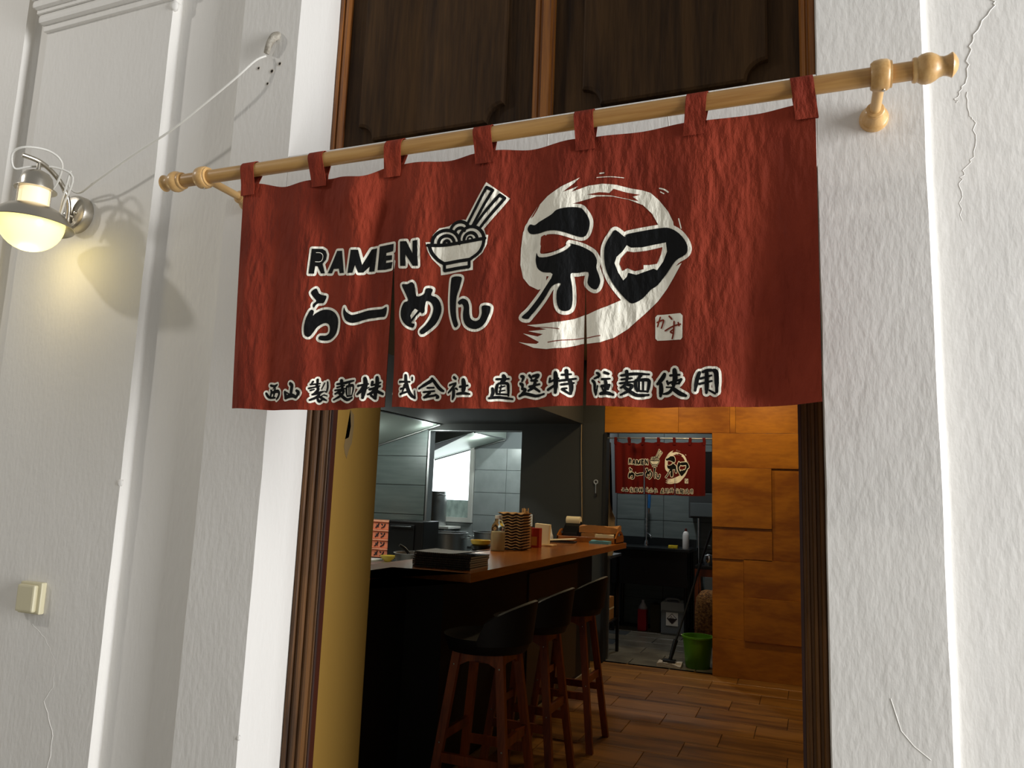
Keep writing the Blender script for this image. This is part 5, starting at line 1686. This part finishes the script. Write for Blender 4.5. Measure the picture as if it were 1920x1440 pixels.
pot('stock_pot', -3.68, 5.82, 0.74, 0.225, 0.275, 'wide shiny stock pot with a bright rim at the pass-through edge')
pot('stock_pot', -3.20, 5.88, 0.74, 0.17, 0.30, 'narrower steel stock pot behind the bar top')
sh = empty('wall_shelf', (-4.45, 7.1, 1.0), 'pale shelf under the bright kitchen window', 'shelf')
box('board', -4.75, -4.2, 6.92, 7.28, 1.0, 1.03, M_WHITE, sh, bevel=0.004)
for x in (-4.65, -4.3):
    prism('bracket', [(7.285, 1.0), (7.285, 0.85), (7.26, 0.85), (6.98, 0.985), (6.98, 1.0)], 'yz', x - 0.01, x + 0.01, M_STEEL_DULL, sh)
cn = empty('steel_canister', (-4.45, 7.08, 1.03), 'tall narrow steel canister on the shelf before the window', 'canister')
lathe('body', [(0.0, 0.0), (0.118, 0.0), (0.12, 0.006), (0.12, 0.43), (0.112, 0.43), (0.112, 0.01), (0.0, 0.01)], (-4.45, 7.08, 1.03), M_STEEL_DULL, cn, 'z', 36, cap=False)
tube('handle', [(-4.40, 6.965, 1.40), (-4.34, 6.94, 1.42), (-4.28, 6.97, 1.41)], 0.007, M_CHROME, cn, 8, 4)
fh = empty('spring_hose', (-4.30, 6.35, 1.85), 'coiled steel spring hose hanging from the hood', 'hose')
sp = []
for k in range(140):
    a = 2 * PI * k / 9
    sp.append((-4.18 + 0.016 * math.cos(a), 6.25 + 0.016 * math.sin(a), 2.30 - 0.0033 * k))
tube('coil', sp, 0.005, M_CHROME, fh, 5)
tube('nozzle', [(-4.18, 6.25, 1.85), (-4.18, 6.25, 1.72)], 0.018, M_WHITE, fh, 10)

# ------------------------------------------------------------------ charcoal wall right of the pass-through
sk = empty('wall_socket', (-2.515, 5.2, 1.2), 'double pale socket on the charcoal wall behind the chopsticks', 'socket')
box('plate', -2.555, -2.475, 5.190, 5.2, 1.16, 1.275, M_WHITE, sk, bevel=0.003)
box('outlet', -2.54, -2.49, 5.187, 5.191, 1.18, 1.255, M_PAPER, sk, bevel=0.001)
tube('wall_cable', [(-2.015, 5.195, 2.139), (-2.012, 5.193, 1.9), (-2.0, 5.193, 1.6), (-1.99, 5.193, 1.30), (-1.985, 5.194, 1.05)], 0.0055, mat('brown_cable', (150, 128, 96), 0.5), None, 8, 4, label='thin brown cable running down the charcoal wall', cat='cable')
hk = empty('wall_key', (-1.862, 5.2, 1.55), 'small steel bottle opener hanging on the charcoal wall', 'opener')
lathe('head', [(0.012, -0.004), (0.022, -0.004), (0.022, 0.004), (0.012, 0.004), (0.012, -0.004)], (-1.862, 5.192, 1.60), M_STEEL_DULL, hk, 'y', 18, cap=False)
tube('shaft', [(-1.862, 5.192, 1.578), (-1.862, 5.192, 1.49)], 0.005, M_STEEL_DULL, hk, 8)
box('handle', -1.872, -1.852, 5.186, 5.198, 1.465, 1.495, M_BLACK, hk, bevel=0.003)

# ------------------------------------------------------------------ second curtain in the kitchen doorway
N2X0, N2S, N2Z0, N2ZS = -1.700, 0.828 / 1.397, 1.503, 0.80


def M_back(x, h, z):
    return Vector((N2X0 + (x - XL) * N2S, 5.225 - h * 1.25, N2Z0 + (z - ZB) * N2ZS))


def N_back(n):
    v = Vector((n.x / N2S, -n.y / 1.25, n.z / N2ZS))
    return v.normalized()


M_CLOTH2 = mat('deep_red_cloth', (96, 18, 14), 0.9, bump=[(14, 0.3, (1.0, 1.0, 0.55))], spec=0.2)
noren('noren', 'smaller deep red ramen curtain hung in the kitchen doorway', M_back, N_back, 5.225, 2.0, 0.0090, 0.011, 0.014, cloth=M_CLOTH2)
tube('curtain_rail', [(-1.765, 5.225, 2.0102), (-0.813, 5.225, 2.0102)], 0.0062, M_STEEL_DULL, None, 12, label='thin steel tension rail across the kitchen doorway', cat='curtain rail')

# ------------------------------------------------------------------ wash-up room behind the second curtain
sn = empty('sink_unit', (-1.68, 7.15, 0), 'dark sink unit with steel bowl in the wash-up room', 'sink')
box('rim', -2.15, -1.25, 6.88, 7.405, 0.895, 0.93, mat('dark_steel', (70, 74, 76), 0.3, 0.9), sn, bevel=0.006)
box('apron', -2.12, -1.28, 6.90, 6.93, 0.52, 0.896, M_BLACKMET, sn, bevel=0.004)
box('backsplash', -2.15, -1.25, 7.40, 7.409, 0.93, 1.02, mat('dark_steel', (70, 74, 76), 0.3, 0.9), wsk, bevel=0.002)
for x in (-2.10, -1.30):
    for y in (6.94, 7.36):
        tube('leg', [(x, y, 0.0), (x, y, 0.9)], 0.018, M_BLACKMET, sn, 10)
fc = empty('kitchen_tap', (-1.80, 7.25, 0.93), 'tall chrome spray tap with a blue grip on the sink', 'tap')
lathe('base', [(0.028, 0.0), (0.028, 0.02), (0.02, 0.05), (0.015, 0.06)], (-1.80, 7.25, 0.93), M_CHROME, fc, 'z', 20)
tube('riser', [(-1.80, 7.25, 0.98), (-1.80, 7.25, 1.78), (-1.78, 7.22, 1.84), (-1.74, 7.18, 1.82)], 0.011, M_CHROME, fc, 10, 4)
for z in (1.13, 1.17, 1.23):
    lathe('joint', [(0.011, -0.012), (0.019, -0.012), (0.019, 0.012), (0.011, 0.012)], (-1.80, 7.25, z), M_CHROME, fc, 'z', 16, cap=False)
tube('blue_grip', [(-1.755, 7.19, 1.62), (-1.765, 7.20, 1.36)], 0.018, M_BLUEHOSE, fc, 10)
tube('spray_head', [(-1.765, 7.20, 1.36), (-1.77, 7.21, 1.30)], 0.014, M_CHROME, fc, 10)
tube('lever', [(-1.80, 7.24, 1.08), (-1.74, 7.18, 1.05), (-1.73, 7.17, 1.02)], 0.008, M_CHROME, fc, 8, 3)
box('sponge', -1.50, -1.40, 6.97, 7.04, 0.93, 0.962, M_SPONGE, None, bevel=0.004, label='yellow washing-up sponge on the sink rim', cat='sponge')
sq = empty('soap_bottle', (-1.31, 7.0, 0.93), 'tall white washing-up liquid bottle on the sink corner', 'bottle')
lathe('bottle', [(0.0, 0.0), (0.034, 0.0), (0.036, 0.006), (0.036, 0.15), (0.028, 0.18), (0.014, 0.195)], (-1.31, 7.0, 0.93), M_WHITE, sq, 'z', 24)
lathe('cap', [(0.016, 0.0), (0.013, 0.03), (0.0, 0.034)], (-1.31, 7.0, 1.123), mat('dark_red_cap', (90, 36, 30), 0.5), sq, 'z', 16)
wb = empty('wall_appliance', (-1.12, 7.3, 1.3), 'dark grey wall box to the right of the sink', 'appliance')
box('housing', -1.30, -0.85, 7.12, 7.407, 1.27, 1.55, mat('dark_grey_box', (58, 62, 62), 0.5), wb, bevel=0.008)
box('door', -1.28, -0.87, 7.112, 7.121, 1.29, 1.44, mat('mid_grey_box', (84, 92, 92), 0.5), wb, bevel=0.003)
tube('drain_pipe', [(-1.22, 7.36, 1.27), (-1.22, 7.36, 0.0)], 0.016, M_CHROME, wb, 10)
hr = empty('hanging_rack', (-1.1, 7.2, 1.75), 'dark rack with white cloth hanging behind the curtain edge', 'rack')
tube('bar', [(-1.35, 7.25, 2.02), (-0.65, 7.25, 2.02)], 0.008, M_BLACKMET, hr, 8)
for x in (-1.33, -0.67):
    tube('stay', [(x, 7.25, 2.02), (x, 7.407, 2.02)], 0.008, M_BLACKMET, hr, 8)
crumpled('white_towel', -1.21, 7.25, 1.56, 0.08, 0.05, 0.45, M_WHITE, None, None, 11, bend=0.01, parent=hr)
crumpled('dark_apron', -1.0, 7.25, 1.58, 0.26, 0.06, 0.43, M_BLACK, None, None, 12, bend=0.01, parent=hr)
# containers on the floor under the sink
rj = empty('red_jug', (-1.80, 7.10, 0), 'translucent jug of red liquid under the sink', 'jug')
bm = bmesh.new()
add_box(bm, -1.85, -1.75, 7.04, 7.16, 0.0, 0.235, 0.012)
from_bm('liquid_body', bm, M_JUGRED, rj)
lathe('shoulder', [(0.048, 0.0), (0.05, 0.02), (0.03, 0.055), (0.016, 0.075), (0.016, 0.1), (0.0, 0.102)], (-1.80, 7.10, 0.232), M_JUGTOP, rj, 'z', 24)
oj = empty('oil_can', (-1.66, 7.12, 0), 'dark square oil tin between the red jug and the grey canister', 'tin')
box('tin', -1.71, -1.60, 7.06, 7.18, 0.0, 0.30, mat('dark_oil_tin', (58, 52, 34), 0.4, 0.3), oj, bevel=0.006)
lathe('cap', [(0.016, 0.0), (0.016, 0.02), (0, 0.021)], (-1.655, 7.12, 0.30), M_BLACK, oj, 'z', 16)
gc = empty('chemical_canister', (-1.44, 7.06, 0), 'grey plastic canister with a corrosive warning label', 'canister')
bm = bmesh.new()
add_box(bm, -1.575, -1.305, 6.96, 7.16, 0.0, 0.265, 0.02)
from_bm('body', bm, M_CANISTER, gc)
prism('shoulder', [(-1.575, 0.24), (-1.305, 0.24), (-1.305, 0.30), (-1.33, 0.345), (-1.56, 0.35), (-1.575, 0.335)], 'xz', 6.965, 7.155, M_CANTOP, gc)
tube('handle', [(-1.53, 7.06, 0.345), (-1.52, 7.06, 0.372), (-1.40, 7.06, 0.372), (-1.385, 7.06, 0.342)], 0.012, M_CANTOP, gc, 8, 3)
lathe('cap', [(0.024, 0.0), (0.024, 0.03), (0, 0.031)], (-1.35, 7.06, 0.335), M_CANTOP, gc, 'z', 18)
lbl = box('label', -1.515, -1.385, 6.957, 6.961, 0.10, 0.24, M_WHITE, gc)
cx_, cz_ = -1.45, 0.172
prism('diamond', [(cx_, cz_ + 0.060), (cx_ + 0.057, cz_ + 0.003), (cx_, cz_ - 0.054), (cx_ - 0.057, cz_ + 0.003)], 'xz', 6.9555, 6.9575, M_INK, lbl)
prism('diamond_top', [(cx_, cz_ + 0.052), (cx_ + 0.046, cz_ + 0.006), (cx_ - 0.046, cz_ + 0.006)], 'xz', 6.9545, 6.956, M_WHITE, lbl)
tube('tube_symbol', [(cx_ - 0.012, 6.9545, cz_ + 0.032), (cx_ - 0.002, 6.9545, cz_ + 0.022)], 0.004, M_INK, lbl, 5)
tube('hand_symbol', [(cx_ - 0.026, 6.9545, cz_ + 0.012), (cx_ + 0.02, 6.9545, cz_ + 0.012)], 0.003, M_INK, lbl, 5)

# small steel side table just inside the doorway, with a carton below
sd = empty('side_table', (-1.95, 5.6, 0), 'narrow steel side table inside the kitchen doorway', 'table')
box('table_top', -2.18, -1.752, 5.34, 5.80, 0.90, 0.925, M_STEEL_DULL, sd, bevel=0.003)
for x in (-2.16, -1.775):
    for y in (5.37, 5.77):
        box('leg', x - 0.014, x + 0.014, y - 0.014, y + 0.014, 0.0, 0.90, M_BLACKMET if y > 5.5 else M_STEEL_DULL, sd)
box('shelf', -2.16, -1.775, 5.37, 5.77, 0.30, 0.315, M_BLACKMET, sd)
cr = empty('carton', (-1.95, 5.6, 0.315), 'brown carton on the lower shelf of the side table', 'carton')
box('box', -2.08, -1.80, 5.48, 5.72, 0.315, 0.52, M_KRAFT, cr, bevel=0.003)
box('tape', -2.081, -1.799, 5.479, 5.721, 0.41, 0.425, M_PAPER, cr)
# wooden paddle leaning inside the doorway
pdl = [(-1.766, 1.98), (-1.744, 1.98), (-1.742, 1.55), (-1.735, 1.42), (-1.715, 1.33), (-1.69, 1.28), (-1.69, 0.99), (-1.71, 0.926), (-1.76, 0.926), (-1.775, 0.99), (-1.772, 1.42)]
prism('wooden_paddle', [(x - 0.03, z) for x, z in pdl], 'xz', 5.36, 5.382, M_PADDLE, label='long pale wooden paddle standing upright inside the kitchen doorway', cat='paddle')

# mop, bucket, net bag
mp_ = empty('floor_mop', (-1.19, 5.40, 0), 'flat floor mop leaning with a dark handle beside the bucket', 'mop')
crumpled('fringe', -1.20, 5.38, 0.0, 0.21, 0.15, 0.03, M_MOP, None, None, 21, bend=0.02, parent=mp_)
box('plate', -1.26, -1.15, 5.34, 5.42, 0.035, 0.055, M_BLACK, mp_, bevel=0.005)
tube('socket', [(-1.20, 5.385, 0.05), (-1.16, 5.44, 0.22)], [0.016, 0.022], M_BLACK, mp_, 10)
tube('handle', [(-1.163, 5.435, 0.2), (-0.90, 5.85, 1.18)], 0.011, mat('dark_grey_handle', (40, 42, 44), 0.3, 0.4), mp_, 10)
bk = empty('bucket', (-0.97, 5.46, 0), 'round green plastic bucket beside the mop', 'bucket')
lathe('pail', [(0.0, 0.0), (0.10, 0.0), (0.105, 0.006), (0.130, 0.255), (0.140, 0.257), (0.140, 0.272), (0.127, 0.272), (0.102, 0.012), (0.0, 0.01)], (-0.97, 5.46, 0.0), M_GREEN, bk, 'z', 40, cap=False)
tube('bail', [(-0.835, 5.46, 0.262), (-0.822, 5.50, 0.262), (-0.87, 5.575, 0.25), (-0.97, 5.612, 0.245), (-1.07, 5.575, 0.25), (-1.118, 5.50, 0.262), (-1.105, 5.46, 0.262)], 0.004, M_WHITE, bk, 8, 4)
nbg = bmesh.new()
bmesh.ops.create_uvsphere(nbg, u_segments=24, v_segments=16, radius=1.0)
for v in nbg.verts:
    s_ = 1 + 0.06 * math.sin(9 * v.co.x + 5 * v.co.z) * math.cos(7 * v.co.y)
    sq_ = lambda t: math.copysign(abs(t) ** 0.6, t)
    v.co = Vector((-1.0 + 0.15 * sq_(v.co.x) * s_, 6.62 + 0.12 * sq_(v.co.y) * s_, 0.275 + 0.275 * sq_(v.co.z)))
from_bm('net_bag', nbg, M_STRAW, smooth=True, label='brown net bag of onions standing behind the green bucket', cat='sack')
ch = empty('wooden_chair', (-1.0, 6.98, 0), 'dark wooden chair standing behind the net bag', 'chair')
for x in (-1.17, -0.84):
    for y in (6.84, 7.06):
        box('leg', x - 0.018, x + 0.018, y - 0.018, y + 0.018, 0.0, 0.74, M_STOOLWOOD, ch)
box('seat', -1.19, -0.82, 6.82, 7.08, 0.74, 0.78, M_BLACK, ch, bevel=0.01)
box('rail', -1.17, -0.84, 6.84, 6.86, 0.66, 0.74, M_STOOLWOOD, ch)
box('white_board', -1.13, -0.70, 7.20, 7.24, 0.0, 0.62, mat('grey_board', (120, 120, 112), 0.6), None, label='pale grey board leaning on the tiles behind the chair', cat='board')
kb = empty('kettle', (-1.05, 6.95, 0.78), 'steel kettle on the dark chair', 'kettle')
lathe('body', [(0.0, 0.0), (0.07, 0.0), (0.085, 0.04), (0.08, 0.10), (0.04, 0.13), (0.0, 0.135)], (-1.05, 6.95, 0.78), M_CHROME, kb, 'z', 28)
tube('handle', [(-1.11, 6.95, 0.88), (-1.10, 6.95, 0.96), (-1.02, 6.95, 0.98), (-0.98, 6.95, 0.90)], 0.008, M_BLACK, kb, 8, 4)
